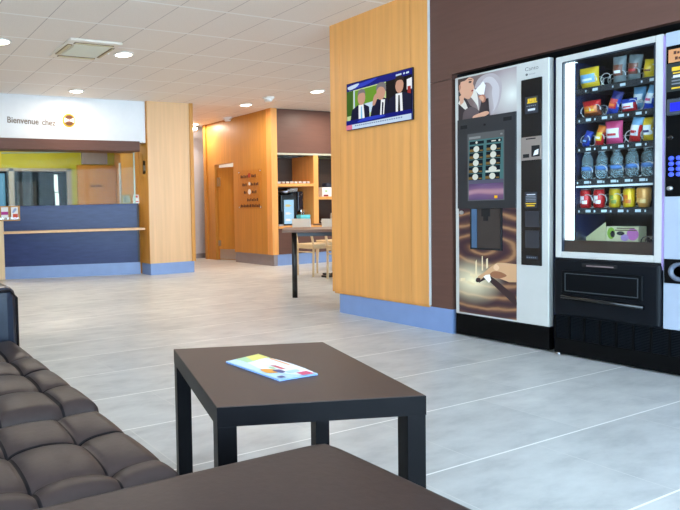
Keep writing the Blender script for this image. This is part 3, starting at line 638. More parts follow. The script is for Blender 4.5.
# lower poster with pointing hand, framing the delivery recess
Ml = mat('poster_coffee_swirl', (90, 60, 50), .3); n, l, b = nodes(Ml)
g_ = coords(n, l, (1, 1, 1)); wv = n.new('ShaderNodeTexWave'); wv.wave_type = 'RINGS'; wv.rings_direction = 'SPHERICAL'
g_.inputs['Scale'].default_value = (1.0, 1, 2.1); g_.inputs['Location'].default_value = (.12, 0, -.62 * 2.1)
wv.inputs['Scale'].default_value = 2.1; wv.inputs['Distortion'].default_value = 3.5; wv.inputs['Detail'].default_value = 3; wv.inputs['Detail Scale'].default_value = 1.4
l.new(g_.outputs[0], wv.inputs[0]); rp = ramp(n, [(0, rgb(56, 32, 42)), (.5, rgb(80, 50, 46)), (.85, rgb(112, 76, 56)), (1, rgb(156, 112, 78))]); l.new(wv.outputs['Fac'], rp.inputs[0])
g2 = coords(n, l, (4.2, 1, 5.6), loc=(.19 * 4.2, 0, -.40 * 5.6)); sg = n.new('ShaderNodeTexGradient'); sg.gradient_type = 'SPHERICAL'; l.new(g2.outputs[0], sg.inputs[0])
gm = n.new('ShaderNodeMath'); gm.operation = 'POWER'; gm.inputs[1].default_value = 1.3; l.new(sg.outputs['Fac'], gm.inputs[0])
mx = n.new('ShaderNodeMix'); mx.data_type = 'RGBA'; l.new(gm.outputs[0], mx.inputs[0]); l.new(rp.outputs[0], mx.inputs[6]); mx.inputs[7].default_value = rgb(255, 238, 196); l.new(mx.outputs[2], b.inputs['Base Color'])
q = Print(OM).setup(YM, .0004)
for a_ in ((PX0, PX1, .170, .628), (PX0, -2.877, .628, .905), (-2.658, PX1, .628, .905)): q.rect(*a_, 0)
q.k = 1
def V(px, py): return (PX0 + (PX1 - PX0) * px, .170 + .735 * py)
def VP(P): return [V(*p_) for p_ in P]
q.poly(VP([(.36, .30), (.50, .34), (.60, .30), (.78, .22), (.99, .13), (.97, .22), (.84, .27), (.64, .35), (.5, .38)]), 3, True)
q.poly(VP([(.42, .375), (.55, .40), (.58, .34), (.54, .31)]), 6)
q.poly(VP([(.32, .325), (.35, .36), (.46, .405), (.56, .455), (.68, .50), (.80, .505), (1.0, .50), (1.0, .34), (.88, .335), (.72, .36), (.60, .375), (.56, .39), (.48, .38), (.40, .335), (.35, .31)]), 1)
q.poly(VP([(.56, .39), (.62, .42), (.74, .42), (.84, .39), (.72, .36), (.62, .365)]), 2, True); q.poly(VP([(.66, .49), (.72, .46), (.68, .43), (.62, .45)]), 5, True)
q.poly(VP([(.31, .315), (.33, .345), (.39, .345), (.39, .32), (.35, .305)]), 3, True)
for P_ in ([(.03, .30), (.12, .31), (.12, .335), (.03, .33)], [(.15, .29), (.28, .27), (.30, .29), (.17, .31)], [(.30, .36), (.34, .37), (.33, .52), (.31, .50)], [(.20, .36), (.3, .34), (.32, .37), (.22, .385)], [(.50, .44), (.53, .45), (.53, .54), (.50, .53)], [(.42, .42), (.445, .42), (.44, .56), (.425, .55)]): q.poly(VP(P_), 4)
obj('door_poster', q, [Ml, mat('hand_tan', (206, 158, 116), .35), mat('hand_shade', (150, 96, 66), .35), mat('hand_shadow', (52, 32, 34), .35), mat('glow_cream', (236, 214, 170), .35), mat('hand_light', (228, 186, 146), .35), mat('glow_white', (250, 240, 226), .35)], door)
# delivery recess: frame with hollow box
q = MB(OM).box(-2.882, -2.872, YM - .01, YM + .13, .622, .912).box(-2.664, -2.654, YM - .01, YM + .13, .622, .912).box(-2.872, -2.664, YM - .01, YM + .13, .902, .912).box(-2.872, -2.664, YM - .01, YM + .13, .622, .634)
rec = obj('delivery_recess', q, mat('recess_black', (24, 28, 34), .25), door)
obj('recess_back', MB(OM).box(-2.872, -2.664, YM - .0025, YM - .0015, .634, .902), noisy('recess_brown', (52, 42, 38), .15), rec)
obj('recess_flap', MB(OM).box(-2.872, -2.835, YM - .009, YM - .004, .634, .902), mat('recess_blue', (70, 96, 124), .2), rec)
obj('spout', MB(OM).box(-2.80, -2.74, YM - .008, YM - .003, .85, .902).box(-2.785, -2.755, YM - .009, YM - .003, .82, .85), M_shadow, rec)
obj('door_lock', MB(OM).tube([(-2.952, YM, .878), (-2.952, YM - .008, .878)], .014, 14), M_steel, door)
# payment column
pc = obj('payment_column', MB(OM).box(-2.527, -2.397, YM - .008, YM, .537, 1.717, bev=.003), M_blackg, door)
M_st = [mat('sticker_dark', (34, 38, 50), .4), mat('sticker_gold', (224, 180, 40), .4), mat('sticker_grey', (120, 124, 132), .4), mat('sticker_white', (220, 222, 228), .4), mat('button_grey', (46, 46, 52), .35)]
q = Print(OM).setup(YM - .0082)
q.rect(-2.502, -2.418, 1.498, 1.605, 0)
for k in range(4): q.rect(-2.484 + k * .014, -2.472 + k * .014, 1.568 + .004 * (k % 2), 1.592, 1)
q.rect(-2.486, -2.424, 1.562, 1.570, 1)
for k in range(5): q.rect(-2.49 + k * .013, -2.482 + k * .013, 1.543, 1.549, 2)
q.rect(-2.48, -2.435, 1.515, 1.528, 3)
obj('sticker', q, M_st, pc)
q = Print(OM).setup(YM - .0082)
q.rect(-2.503, -2.424, .902, 1.004, 0); q.rect(-2.49, -2.436, .985, .991, 3)
for k in range(4): q.rect(-2.495, -2.432, .944 + k * .010, .949 + k * .010, 2)
q.rect(-2.49, -2.438, .913, .922, 1); q.rect(-2.495, -2.43, .928, .934, 1)
obj('sticker', q, M_st, pc)
for z0, z1 in ((.783, .884), (.648, .760)): obj('selection_pad', MB(OM).box(-2.50, -2.412, YM - .0095, YM - .008, z0, z1), M_st[4], pc)
q = Print(OM).setup(YM - .0082); q.rect(-2.495, -2.42, .578, .60, 0)
for k in range(5): q.rect(-2.49 + k * .013, -2.482 + k * .013, .585, .591, 2)
obj('sticker', q, M_st, pc)
cn = obj('coin_plate', MB(OM).box(-2.522, -2.398, YM - .016, YM - .008, 1.206, 1.352), mat('taupe_metal', (150, 136, 128), .3, metal=.3), pc)
obj('card_slot', MB(OM).box(-2.455, -2.405, YM - .0175, YM - .016, 1.225, 1.295).box(-2.508, -2.47, YM - .0175, YM - .016, 1.222, 1.245).box(-2.49, -2.43, YM - .017, YM - .016, 1.336, 1.343), M_shadow, cn)
obj('card', MB(OM).prism([(-2.443, YM - .020, 1.232), (-2.413, YM - .020, 1.238), (-2.411, YM - .018, 1.272), (-2.434, YM - .018, 1.262)], (0, .002, 0)), M_wpl, cn)
q = MB(OM); text_mesh(q, 'Canto', .034, (-2.507, YM - .0012, 1.770), (1, 0, 0), (0, 0, 1))
text_mesh(q, '#5', .014, (-2.482, YM - .0012, 1.742), (1, 0, 0), (0, 0, 1), 1)
q.face([(x, YM - .0012, z) for x, z in oval(-2.495, 1.747, .008, .008)], 0)
obj('door_lettering', q, [mat('logo_grey', (96, 92, 92), .4), mat('logo_pale', (168, 164, 162), .4)], door)

# ================================================================ SNACK VENDING MACHINE
NX0, NX1, NC = -2.320, -1.575, -1.776   # left, right, start of control column
ON = (-1.95, YW, 0); NT = 1.812
t = thing('snack_vending_machine', 'snack vending machine with a lit glass front full of snacks, cans and bottles', 'vending machine', ON)
GX0, GX1, GZ0, GZ1 = -2.284, -1.812, .635, 1.776
D = YW + .62
q = MB(ON).box(NX0 + .004, NX0 + .03, YW + .05, D, .1, NT - .01).box(NX1 - .03, NX1 - .004, YW + .05, D, .1, NT - .01).box(NX0 + .03, NX1 - .03, YW + .05, D, NT - .04, NT - .01).box(NX0 + .03, NX1 - .03, D - .03, D, .1, NT - .04).box(NX0 + .03, NX1 - .03, YW + .05, D, .1, .6).box(-1.79, NX1 - .03, YW + .05, D, .6, NT - .04)
obj('cabinet', q, mat('cabinet_black', (30, 31, 36), .5), t)
q = MB(ON).box(NX0, GX0, YW, YW + .045, .597, NT).box(GX1, NC, YW, YW + .045, .597, NT).box(GX0, GX1, YW, YW + .045, GZ1, NT).box(GX0, GX1, YW, YW + .045, .597, GZ0)
dr = obj('door_frame', q, M_offw, t, bevel=.004)
obj('glass_pane', MB(ON).box(GX0, GX1, YW + .012, YW + .016, GZ0, GZ1), glass('vending_glass', (248, 252, 252), .015), dr)
obj('glass_gasket', MB(ON).box(GX0, GX0 + .006, YW + .001, YW + .02, GZ0, GZ1).box(GX1 - .006, GX1, YW + .001, YW + .02, GZ0, GZ1).box(GX0, GX1, YW + .001, YW + .02, GZ1 - .006, GZ1), mat('gasket', (30, 44, 60), .4), dr)
obj('brown_band', MB(ON).box(GX0, GX1, YW + .018, YW + .03, GZ0, .705), noisy('band_brown', (58, 38, 30), .08), dr)
obj('door_trim', MB(ON).box(NC, NC + .008, YW - .002, YW + .04, .56, 1.80), mat('violet_trim', (160, 136, 186), .4), t)
obj('light_panel', MB(ON).box(-2.300, -2.238, YW + .05, YW + .075, .69, 1.79), mat('white_light', (240, 248, 255), .4, emit=(222, 240, 246), es=3), t)
obj('light_bracket', MB(ON).box(-2.238, -2.231, YW + .047, YW + .35, .67, NT - .045), mat('bracket_navy', (26, 34, 66), .4), t)
obj('back_lining', MB(ON).box(-2.231, -1.80, YW + .42, YW + .43, .60, NT - .04), mat('lining_brown', (30, 24, 24), .6), t)
obj('side_wall', MB(ON).box(-1.802, -1.796, YW + .05, YW + .42, .6, NT - .04), mat('lining_dark', (26, 28, 34), .6), t)
# shelves: tray, tags, spirals
SH = [(1.604, 3), (1.432, 5), (1.259, 5), (1.064, 6), (.893, 5)]
SX0, SX1 = -2.229, -1.806
M_wire = mat('bright_wire', (214, 216, 220), .35, metal=.3); YS = YW + .055
def helix(mb, cx, cz, r, y0, y1, turns, wire=.0028):
    N = int(turns * 14)
    mb.tube([(cx + r * math.cos(2 * PI * k / 14), y0 + (y1 - y0) * k / N, cz + r * math.sin(2 * PI * k / 14)) for k in range(N + 1)], wire, 5)
M_tag = mat('price_tag', (200, 214, 222), .5); M_tray = mat('tray_black', (26, 30, 38), .4)
for i, (z, nsl) in enumerate(SH):
    tr = obj('shelf', MB(ON).box(SX0, SX1, YS, YS + .36, z - .012, z).box(SX0, SX1, YS - .004, YS, z - .032, z + .004).box(SX0, SX0 + .004, YS, YS + .36, z, z + .03), M_tray, t)
    for k in range(nsl if nsl > 3 else 3):
        px = SX0 + (SX1 - SX0) * (k + .62) / nsl
        obj('price_tag', MB(ON).box(px, px + .026, YS - .007, YS - .004, z - .022, z - .007), M_tag, tr)
        obj('price_tag', MB(ON).box(px - .04, px - .034, YS - .007, YS - .004, z - .022, z - .010), M_tag, tr)
    ns = {0: [-2.13, -2.06, -1.985, -1.92, -1.84], 1: [-2.165, -2.11, -2.02, -1.93, -1.845], 2: [-2.165, -2.09, -1.935, -1.86, -1.82], 3: [-2.155, -2.08, -2.0, -1.925, -1.85, -1.815], 4: [-2.155, -2.08, -2.0]}[i]
    for cx in ns:
        r = .034 if i < 3 else .040
        hb = MB(ON); helix(hb, cx * 1.014, z + r + .004, r, YS + .004, YS + .33, 4.5); obj('spiral', hb, M_wire, t)
obj('white_rail', MB(ON).box(SX0, SX1, YS - .008, YS + .002, 1.018, 1.030), mat('rail_white', (226, 232, 236), .4), t)
# lower door with flap
lower = obj('lower_door', MB(ON).box(NX0, NC + .004, YW - .02, YW + .045, .245, .592, bev=.018), mat('dark_plastic_grey', (13, 16, 21), .38, spec=.15), t)
q = MB(ON).box(NX0 + .055, NC - .07, YW - .034, YW - .02, .385, .525, bev=.008)
fl = obj('delivery_flap', q, mat('flap_black', (9, 11, 14), .45, spec=.1), lower)
obj('flap_outline', MB(ON).box(NX0 + .075, NC - .09, YW - .036, YW - .034, .505, .509).box(NX0 + .075, NC - .09, YW - .036, YW - .034, .40, .404).box(NX0 + .075, NX0 + .079, YW - .036, YW - .034, .40, .509).box(NC - .094, NC - .09, YW - .036, YW - .034, .40, .509), mat('flap_line', (60, 66, 72), .4), fl)
obj('flap_handle', MB(ON).tube([(NX0 + .06, YW - .04, .365), (NC - .06, YW - .04, .352)], .013, 10), M_blackg, lower)
obj('top_grip', MB(ON).box(-2.155, -1.975, YW - .026, YW - .016, .552, .572).box(-2.13, -1.99, YW - .028, YW - .026, .556, .563, 1), [M_shadow, mat('grip_silver', (130, 110, 110), .4)], lower)
q = MB(ON).box(NX0, NX1, YW - .006, YW + .04, .012, .105)
obj('kick_panel', q, M_black, t)
q = MB(ON).box(NX0, NX1, YW + .01, YW + .04, .105, .245)
for k in range(16): q.box(NX0, NX1, YW - .004, YW + .01, .110 + k * .0085, .1135 + k * .0085)
vg = obj('vent_grille', q, mat('vent_slate', (16, 20, 25), .45, spec=.1), t)
for k in range(9): obj('vent_rib', MB(ON).box(NX0 + k * .0833, NX0 + .010 + k * .0833, YW - .012, YW - .004, .105, .245), M_black, vg)
for x in (NX0 + .06, NX1 - .06):
    for y in (YW + .1, D - .06): obj('foot', MB(ON).tube([(x, y, 0), (x, y, .11)], .02, 10), M_dkmet, t)
obj('foot', MB(ON).tube([(NX0 + .02, YW - .0, 0), (NX0 + .02, YW - .0, .012)], .012, 10), M_steel, t)
# control column
cc = obj('control_column', MB(ON).box(NC + .008, NX1, YW, YW + .045, .245, NT, bev=.004), M_bluegr, t)
cp = obj('control_panel', MB(ON).box(NC + .015, NX1 - .03, YW - .008, YW, .952, 1.738, bev=.004), M_black, cc)
M_lb = [mat('orange_label', (206, 140, 92), .4), mat('label_ink', (80, 40, 26), .4), mat('sticker_slate', (34, 42, 44), .4), MATS['sticker_gold'], MATS['sticker_grey'], MATS['sticker_white']]
q = Print(ON).setup(YW - .0082); q.rect(-1.750, -1.64, 1.650, 1.718, 0)
text_mesh(q, '#5', .024, (-1.728, YW - .009, 1.691), (1, 0, 0), (0, 0, 1), 1); text_mesh(q, '#3', .024, (-1.722, YW - .009, 1.662), (1, 0, 0), (0, 0, 1), 1)
obj('sticker', q, M_lb, cp)
q = Print(ON).setup(YW - .0082); q.rect(-1.758, -1.62, 1.50, 1.645, 2); q.rect(-1.735, -1.66, 1.605, 1.625, 3); q.rect(-1.73, -1.67, 1.59, 1.597, 3)
for k in range(3): q.rect(-1.735, -1.66, 1.535 + k * .016, 1.541 + k * .016, 4)
q.rect(-1.735, -1.66, 1.512, 1.52, 3); q.rect(-1.728, -1.69, 1.57, 1.582, 5)
obj('sticker', q, M_lb, cp)
lc = obj('display_bezel', MB(ON).box(-1.752, -1.62, YW - .022, YW - .008, 1.375, 1.462, bev=.006), mat('bezel_grey', (60, 66, 76), .35), cp)
obj('display', MB(ON).box(-1.735, -1.64, YW - .0235, YW - .022, 1.395, 1.44), em('lcd', (40, 50, 235), 1.2), lc)
M_key = mat('blue_key', (60, 80, 220), .3, emit=(60, 84, 230), es=.55)
for r in range(4):
    for c_ in range(3): obj('key', MB(ON).lathe((-1.733 + c_ * .032, YW - .008, 1.152 - r * .028), [(.012, 0), (.012, -.005), (.009, -.008), (.001, -.008)], 14, axis='y'), M_key, cp)
obj('lens', MB(ON).lathe((-1.737, YW - .008, 1.26), [(.012, 0), (.012, -.006), (.006, -.004), (.001, -.004)], 14, axis='y'), M_blackg, cp)
obj('coin_slot', MB(ON).lathe((-1.737, YW - .008, .995), [(.013, 0), (.012, -.010), (.001, -.012)], 14, axis='y'), M_steel, cp)
cr_ = obj('coin_return', MB(ON).box(NC + .014, NX1 - .03, YW - .008, YW, .493, .622, bev=.003), M_black, cc)
obj('return_cup', MB(ON).lathe((-1.69, YW - .008, .557), [(.050, 0), (.050, -.010), (.042, -.014), (.032, -.004), (.030, 0)], 24, axis='y'), mat('cup_grey', (96, 104, 120), .3), cr_)

# ---- goods
def bag(x0, x1, z0, z1, mats, label, tilt=0, y=YS + .05, art=1, cat='snack bag', dep=.035, name='snack_bag'):
    """pillow shaped foil bag with crimped top and bottom and a printed patch"""
    x0, x1 = x0 * 1.0266, x1 * 1.0266; z1 += (z1 - z0) * .06; w_, h_ = x1 - x0, z1 - z0; cx = (x0 + x1) / 2
    mb = MB(); N, K = 9, 11; fr, bk = [], []
    for j in range(K):
        v = j / (K - 1); rf, rb = [], []
        for i in range(N):
            u = i / (N - 1); puff = (math.sin(PI * u) ** .6) * (math.sin(PI * min(max((v - .07) / .86, 0), 1)) ** .55) if 0 < u < 1 else 0
            x = (u - .5) * w_ * (1 - .05 * math.sin(PI * v)); z = v * h_
            rf.append(mb.bm.verts.new((x, -dep * puff - .001 + .002 * math.sin(9 * u + 5 * v), z))); rb.append(mb.bm.verts.new((x, dep * .6 * puff + .001, z)))
        fr.append(rf); bk.append(rb)
    for j in range(K - 1):
        for i in range(N - 1):
            f = mb.bm.faces.new((fr[j][i], fr[j][i + 1], fr[j + 1][i + 1], fr[j + 1][i])); f.smooth = True
            u, v = (i + .5) / (N - 1), (j + .5) / (K - 1)
            if art and len(mats) > 1:
                if abs(v - .52) < .20 and abs(u - .5) < .36: f.material_index = 1
                if len(mats) > 2 and abs(v - .45) < .08 and abs(u - .5) < .25: f.material_index = 2
                if len(mats) > 3 and v > .72: f.material_index = 3
            g_ = mb.bm.faces.new((bk[j][i], bk[j + 1][i], bk[j + 1][i + 1], bk[j][i + 1])); g_.smooth = True
        for i in (0, N - 1): mb.bm.faces.new((fr[j][i], fr[j + 1][i], bk[j + 1][i], bk[j][i]))
    for j in (0, K - 1):
        for i in range(N - 1): mb.bm.faces.new((fr[j][i], fr[j][i + 1], bk[j][i + 1], bk[j][i]))
    o = tag(obj(name, mb, mats, loc=(cx, y, z0)), label, cat, 'snacks in the vending machine')
    o.rotation_euler = (R(8), R(tilt), 0)
    return o
def fm(name, c): return mat('foil_' + name, c, .32, spec=.6)
Y_, RD, BL, WH, BR_, PK, OR, NV, GR, CL = fm('yellow', (226, 186, 40)), fm('red', (196, 34, 40)), fm('blue', (40, 70, 180)), fm('white', (226, 226, 230)), fm('brown', (110, 52, 30)), fm('pink', (206, 70, 120)), fm('orange', (222, 122, 44)), fm('navy', (30, 36, 100)), fm('sky', (120, 170, 210)), fm('clear', (120, 128, 132))
z = 1.606
bag(-2.18, -2.075, z, z + .118, [Y_, GR, WH], 'yellow snack bag at the left of the top shelf')
bag(-2.01, -1.945, z, z + .145, [CL, BR_, WH], 'clear bag of brown snacks, left of the two mid top shelf', 4)
bag(-1.95, -1.885, z, z + .14, [CL, BR_, RD], 'clear bag of brown snacks, right of the two mid top shelf', 10, y=YS + .06)
bag(-1.868, -1.812, z, z + .10, [Y_, Y_, BR_], 'yellow packet at the right end of the top shelf', 10)
z = 1.434
bag(-2.16, -2.065, z, z + .095, [BR_, OR, Y_, RD], 'brown and orange bag at the left of the second shelf')
bag(-2.045, -1.99, z, z + .13, [BL, RD, OR, NV], 'slanted blue and red bar on the second shelf', 20, cat='snack bar', name='snack_bar')
bag(-1.965, -1.89, z, z + .075, [RD, WH, RD, BL], 'red pack with white band on the second shelf')
bag(-1.95, -1.89, z + .02, z + .14, [GR, WH], 'pale blue tall packet behind the red pack on the second shelf', 6, y=YS + .13)
bag(-1.868, -1.822, z, z + .13, [BL, WH, PK, GR], 'slanted blue and white bar at the right of the second shelf', 18, cat='snack bar', name='snack_bar')
z = 1.261
bag(-2.175, -2.135, z, z + .095, [BL, NV, GR], 'slanted blue bar at the left of the third shelf', 22, cat='snack bar', name='snack_bar')
bag(-2.105, -2.06, z, z + .115, [RD, Y_, WH, OR], 'red and yellow bar second on the third shelf', 16, cat='snack bar', name='snack_bar')
bag(-2.045, -1.958, z, z + .13, [PK, WH, RD, PK], 'plump pink bag in the middle of the third shelf', 3)
bag(-1.935, -1.88, z, z + .14, [RD, WH, RD, GR], 'red and white packet right of the pink bag', 14)
bag(-1.865, -1.812, z, z + .125, [Y_, WH, NV, Y_], 'yellow bag with dark lettering at the right of the third shelf', 4)
# water bottles: five in front, five behind
BOT = mat('bottle_plastic', (190, 208, 214), .08, spec=.8); n, l, b = nodes(BOT); b.inputs['Transmission Weight'].default_value = .78; b.inputs['IOR'].default_value = 1.15
def bottle():
    t = thing('water_bottle', 'x', 'bottle', (0, 0, 0), 0, 'water bottles in the vending machine')
    obj('body', MB().lathe((0, 0, 0), [(.001, .006), (.018, 0), (.028, .004), (.030, .02), (.028, .035), (.030, .05), (.030, .085), (.027, .10), (.030, .11), (.024, .135), (.013, .155), (.013, .163)], 18), BOT, t)
    obj('label', MB().lathe((0, 0, 0), [(.0306, .055), (.0306, .078)], 18), mat('bottle_label', (84, 130, 196), .4), t)
    obj('cap', MB().lathe((0, 0, 0), [(.015, .16), (.015, .176), (.012, .178), (.001, .178)], 16), mat('bottle_cap', (190, 205, 214), .4), t)
    return t
b0 = None; ords = ['first', 'second', 'third', 'fourth', 'fifth']
for row in range(2):
    for k in range(5):
        loc = (-2.198 + k * .078 + row * .012, YS + .05 + row * .12, 1.0655); lab = '%s water bottle from the left in the %s row of the bottle shelf' % (ords[k], ['front', 'rear'][row])
        if b0 is None: b0 = bottle(); b0.location = loc; b0['label'] = lab
        else: dup(b0, loc, .3 * k, lab)
def can(x, c1, c2, label, peach=False):
    t = thing('drink_can' if not peach else 'juice_cup', label, 'can' if not peach else 'drink', (x * 1.0266, YS + .05, .8945), 0, 'drinks on the lowest vending shelf')
    prof = [(.001, .004), (.022, 0), (.028, .010), (.028, .100), (.023, .110)] if not peach else [(.001, 0), (.024, 0), (.033, .055), (.034, .10), (.030, .112)]
    obj('body', MB().lathe((0, 0, 0), prof, 20), mat('can_%d_%d' % c1[:2], c1, .28, metal=.2), t)
    obj('lid', MB().lathe((0, 0, 0), [(.024, .110), (.025, .114), (.022, .114), (.001, .111)], 20), M_steel, t)
    q = MB()
    rr = .0286 if not peach else .0325
    for a0, a1, z0, z1 in ((-1.1, -.3, .03, .05), (-.7, .2, .05, .072), (-.2, .7, .025, .045)):
        P = [(rr * math.sin(a0 + (a1 - a0) * i / 6), -rr * math.cos(a0 + (a1 - a0) * i / 6)) for i in range(7)]
        for (xa, ya), (xb, yb) in zip(P, P[1:]): q.face([(xa, ya, z0), (xb, yb, z0 + .002), (xb, yb, z1 + .004), (xa, ya, z1)])
    obj('print', q, mat('canprint_%d_%d' % c2[:2], c2, .4), t)
can(-2.150, (190, 22, 28), (236, 232, 232), 'first red can at the left of the lowest shelf')
can(-2.078, (188, 20, 30), (230, 226, 226), 'second red can, right of the first red can')
can(-1.998, (206, 170, 26), (120, 140, 60), 'mustard yellow can in the middle of the lowest shelf')
can(-1.928, (226, 186, 30), (214, 110, 30), 'bright yellow can right of the mustard yellow can')
can(-1.858, (226, 160, 84), (240, 200, 130), 'peach orange cup shaped drink at the right of the lowest shelf', True)
# bottom compartment: opened box of sweets
t = thing('sweets_box', 'opened cream box printed with pink and green at the bottom of the snack machine', 'box', (-2.075, YS + .12, .70))
obj('body', MB().box(-.045, .12, -.02, .06, -.09, .085), mat('cream_card', (232, 222, 180), .5), t)
obj('lid_flap', MB().prism([(-.19, -.02, -.012), (-.045, -.02, -.012), (-.05, -.02, .11)], (0, .004, 0)), mat('flap_card', (206, 196, 150), .5), t)
q = Print().setup(-.02)
q.poly(oval(-.02, .045, .02, .035), 0); q.poly(oval(-.012, .04, .012, .02), 1); q.poly(oval(.09, .04, .03, .035), 2); q.poly(oval(.05, .02, .02, .02), 3); q.rect(0, .11, .06, .066, 4); q.rect(.01, .10, .072, .078, 4); q.poly(oval(.03, .045, .02, .012), 1)
obj('box_print', q, [mat('print_green', (150, 190, 60), .5), mat('print_black', (40, 36, 40), .5), mat('print_pink', (214, 120, 190), .5), mat('print_violet', (190, 150, 210), .5), mat('print_brown', (120, 90, 60), .5)], t)
hb = MB(ON)
for cx in (-1.875, -1.835): helix(hb, cx, .70, .035, YS + .004, YS + .12, 2.5)
obj('spiral', hb, M_chrome, bpy.data.objects['snack_vending_machine'])

# ================================================================ LOW COFFEE TABLE
t = thing('coffee_table', 'low square-legged brown-black coffee table in front of the sofa', 'coffee table', (-1.521, 1.199, 0), R(70.54 - 90))
# local: width (toward/along B) ; local y = fitted direction A, local x = -B
HX, HY = .332, .277
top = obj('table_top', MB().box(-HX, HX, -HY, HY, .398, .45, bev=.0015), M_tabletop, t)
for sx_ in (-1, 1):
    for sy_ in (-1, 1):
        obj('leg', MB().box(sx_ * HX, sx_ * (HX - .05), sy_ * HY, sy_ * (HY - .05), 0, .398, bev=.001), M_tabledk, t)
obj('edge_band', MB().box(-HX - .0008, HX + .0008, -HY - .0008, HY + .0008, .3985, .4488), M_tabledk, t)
# folded leaflet lying on the table
Mb = [mat('mag_blue', (176, 206, 226), .4), mat('mag_white', (232, 236, 240), .4), mat('mag_green', (168, 208, 160), .4), mat('mag_orange', (232, 150, 40), .4), mat('mag_navy', (50, 60, 120), .4), mat('mag_pink', (206, 60, 110), .4), mat('mag_red', (200, 80, 90), .4), mat('mag_pale', (196, 216, 236), .4), mat('mag_yellow', (226, 216, 110), .4)]
c0 = Vector((-1.663, 1.095)); e1 = Vector((-1.407, 1.107)) - c0; e2 = Vector((-1.692, 1.245)) - c0
t = thing('magazine', 'colourful pale blue leaflet lying on the coffee table', 'magazine', (c0.x, c0.y, .45))
q = MB()
e3 = Vector((-1.404, 1.246)) - c0
def mg(u, v, z=0): p_ = e1 * (u * (1 - v)) + e2 * (v * (1 - u)) + e3 * (u * v); return (p_.x, p_.y, z)
q.prism([mg(0, 0, .0006), mg(1, 0, .0006), mg(1, 1.0, .0006), mg(0, 1, .0006)], (0, 0, .004), 0)
obj('pages', q, [mat('page_edge', (120, 150, 200), .5)], t)
q = MB(); K = [0]
def mp2(P, mi, sm=False):
    if sm: P = smooth_poly(P, 4)
    K[0] += 1; q.face([mg(u, v, .005 + K[0] * .0002) for u, v in P], mi)
mp2([(0, 0), (1, 0), (1, 1), (0, 1)], 0); mp2([(.0, .3), (.22, .2), (.24, 1), (.0, 1)], 2); mp2([(0, .6), (.2, .5), (.2, 1), (0, 1)], 8)
mp2([(.30, .15), (.75, .35), (.95, .6), (.92, 1), (.26, 1), (.22, .5)], 1, True); mp2([(.05, .05), (.55, .04), (.5, .2), (.1, .3)], 7, True)
mp2([(.55, .18), (.72, .12), (.76, .34), (.64, .42)], 3, True); mp2([(.66, .34), (.80, .36), (.78, .5), (.68, .5)], 4, True); mp2([(.48, .55), (.68, .56), (.70, .66), (.52, .66)], 6)
mp2([(.88, .62), (.99, .62), (.99, .92), (.88, .9)], 5); mp2([(.78, .5), (.86, .5), (.86, .75), (.78, .8)], 0, True); mp2([(.9, .08), (.97, .08), (.97, .22), (.9, .22)], 4); mp2([(.26, .9), (.6, .9), (.6, .95), (.26, .95)], 3)
mp2([(.56, .4), (.64, .42), (.62, .5), (.54, .48)], 2, True)
obj('cover', q, Mb, t)

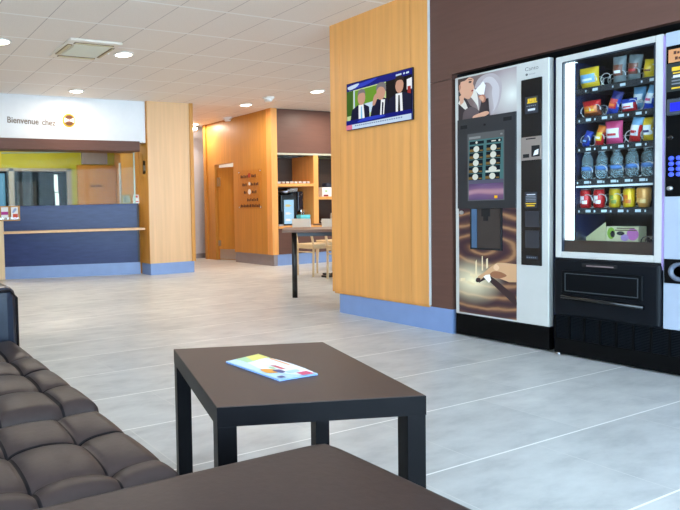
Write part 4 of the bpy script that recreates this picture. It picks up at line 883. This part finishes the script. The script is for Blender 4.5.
# ================================================================ SOFA
def cushion(x0, x1, y0, y1, zt, zb, xc, yc, r=.05, rc=.035, dens=.0075, crease=.007, puff=.007, sag=0):
    """upholstered cushion: rounded rim, deep tufting creases along the lines xc, yc"""
    mb = MB(); nx = int((x1 - x0) / dens) + 1; ny = int((y1 - y0) / dens) + 1; V_ = []
    ex, ey = sorted([x0] + list(xc) + [x1]), sorted([y0] + list(yc) + [y1])
    def cell(v, e):
        for a, c in zip(e, e[1:]):
            if v <= c: return (v - a) / (c - a), c - a
        return 1, e[-1] - e[-2]
    for j in range(ny):
        row = []
        for i in range(nx):
            x = x0 + (x1 - x0) * i / (nx - 1); y = y0 + (y1 - y0) * j / (ny - 1)
            dx = min(abs(x - a) for a in xc) if xc else 9; dy = min(abs(y - a) for a in yc) if yc else 9
            de = min(x - x0, x1 - x, y - y0, y1 - y)
            u, cu_ = cell(x, ex); v, cv_ = cell(y, ey)
            z = zt + puff * (math.sin(PI * u) * math.sin(PI * v)) ** .5
            if xc: z -= crease * (.7 * math.exp(-dx / .006) + .35 * math.exp(-dx / .03))
            if yc: z -= crease * (math.exp(-dy / .006) + .4 * math.exp(-dy / .03))
            if xc and yc: z -= crease * 2.2 * math.exp(-math.hypot(dx, dy) / .028)
            if de < r: z -= (r - math.sqrt(max(r * r - (r - de) ** 2, 0)))
            nb = .010 * (math.exp(-dx / .02) if xc and min(y - y0, y1 - y) < .001 else 0)
            y2 = y - nb if y > (y0 + y1) / 2 else y + nb; x2 = x
            a_ = max(x - (x1 - rc), 0) + min(x - (x0 + rc), 0); b_ = max(y - (y1 - rc), 0) + min(y - (y0 + rc), 0)
            if a_ and b_:
                x2 = x - a_ + a_ * math.sqrt(1 - (b_ / rc) ** 2 / 2); y2 = y - b_ + b_ * math.sqrt(1 - (a_ / rc) ** 2 / 2)
            row.append(mb.bm.verts.new((x2, y2, z)))
        V_.append(row)
    for j in range(ny - 1):
        for i in range(nx - 1):
            f = mb.bm.faces.new((V_[j][i], V_[j][i + 1], V_[j + 1][i + 1], V_[j + 1][i])); f.smooth = True
            c_ = f.calc_center_median()
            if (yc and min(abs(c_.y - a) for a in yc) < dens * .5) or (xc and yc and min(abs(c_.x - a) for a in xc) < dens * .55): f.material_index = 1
    rim = V_[0] + [V_[j][-1] for j in range(1, ny)] + V_[-1][-2::-1] + [V_[j][0] for j in range(ny - 2, 0, -1)]
    lo = [mb.bm.verts.new((v.co.x, v.co.y, zb)) for v in rim]
    for i in range(len(rim)):
        k = (i + 1) % len(rim); f = mb.bm.faces.new((rim[i], lo[i], lo[k], rim[k])); f.smooth = True
    mb.bm.faces.new(lo)
    return mb
sofa = thing('tufted_sofa', 'brown leather tufted sofa at the lower left with a boxy armrest', 'sofa', (0, 0, 0))
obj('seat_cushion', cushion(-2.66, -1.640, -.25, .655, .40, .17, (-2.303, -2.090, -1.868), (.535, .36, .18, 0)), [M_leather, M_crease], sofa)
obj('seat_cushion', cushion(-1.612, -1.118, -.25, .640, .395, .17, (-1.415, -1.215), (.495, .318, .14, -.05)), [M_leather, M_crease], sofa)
obj('armrest', MB().box(-3.02, -2.664, -.62, .675, .06, .632, bev=.05), M_leatherdk, sofa, smooth=False)
obj('armrest_piping', MB().tube([(-2.668, -.5, .612), (-2.668, .64, .612), (-2.668, .668, .58), (-2.668, .668, .10)], .006, 6), M_crease, sofa)
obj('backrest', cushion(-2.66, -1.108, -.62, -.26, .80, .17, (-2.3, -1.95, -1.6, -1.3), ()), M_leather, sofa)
obj('base', MB().box(-2.98, -1.12, -.58, .60, .07, .168, bev=.01), M_black, sofa)
for x in (-2.94, -2.0, -1.16):
    for y in (-.54, .54): obj('leg', MB().tube([(x, y, 0), (x, y, .075)], .022, 10), M_dkmet, sofa)
ott = thing('chaise_seat', 'plain brown leather chaise section in the foreground, nearest the low table', 'chaise', (0, 0, 0))
obj('seat_cushion', cushion(-1.112, -.40, -.25, 1.008, .402, .17, (), (), r=.03, rc=.07, puff=.010), M_leather, ott)
obj('base', MB().box(-1.05, -.45, -.2, .95, .06, .168), M_black, ott)
for x in (-1.02, -.48):
    for y in (-.15, .92): obj('leg', MB().tube([(x, y, 0), (x, y, .065)], .018, 10), M_dkmet, ott)
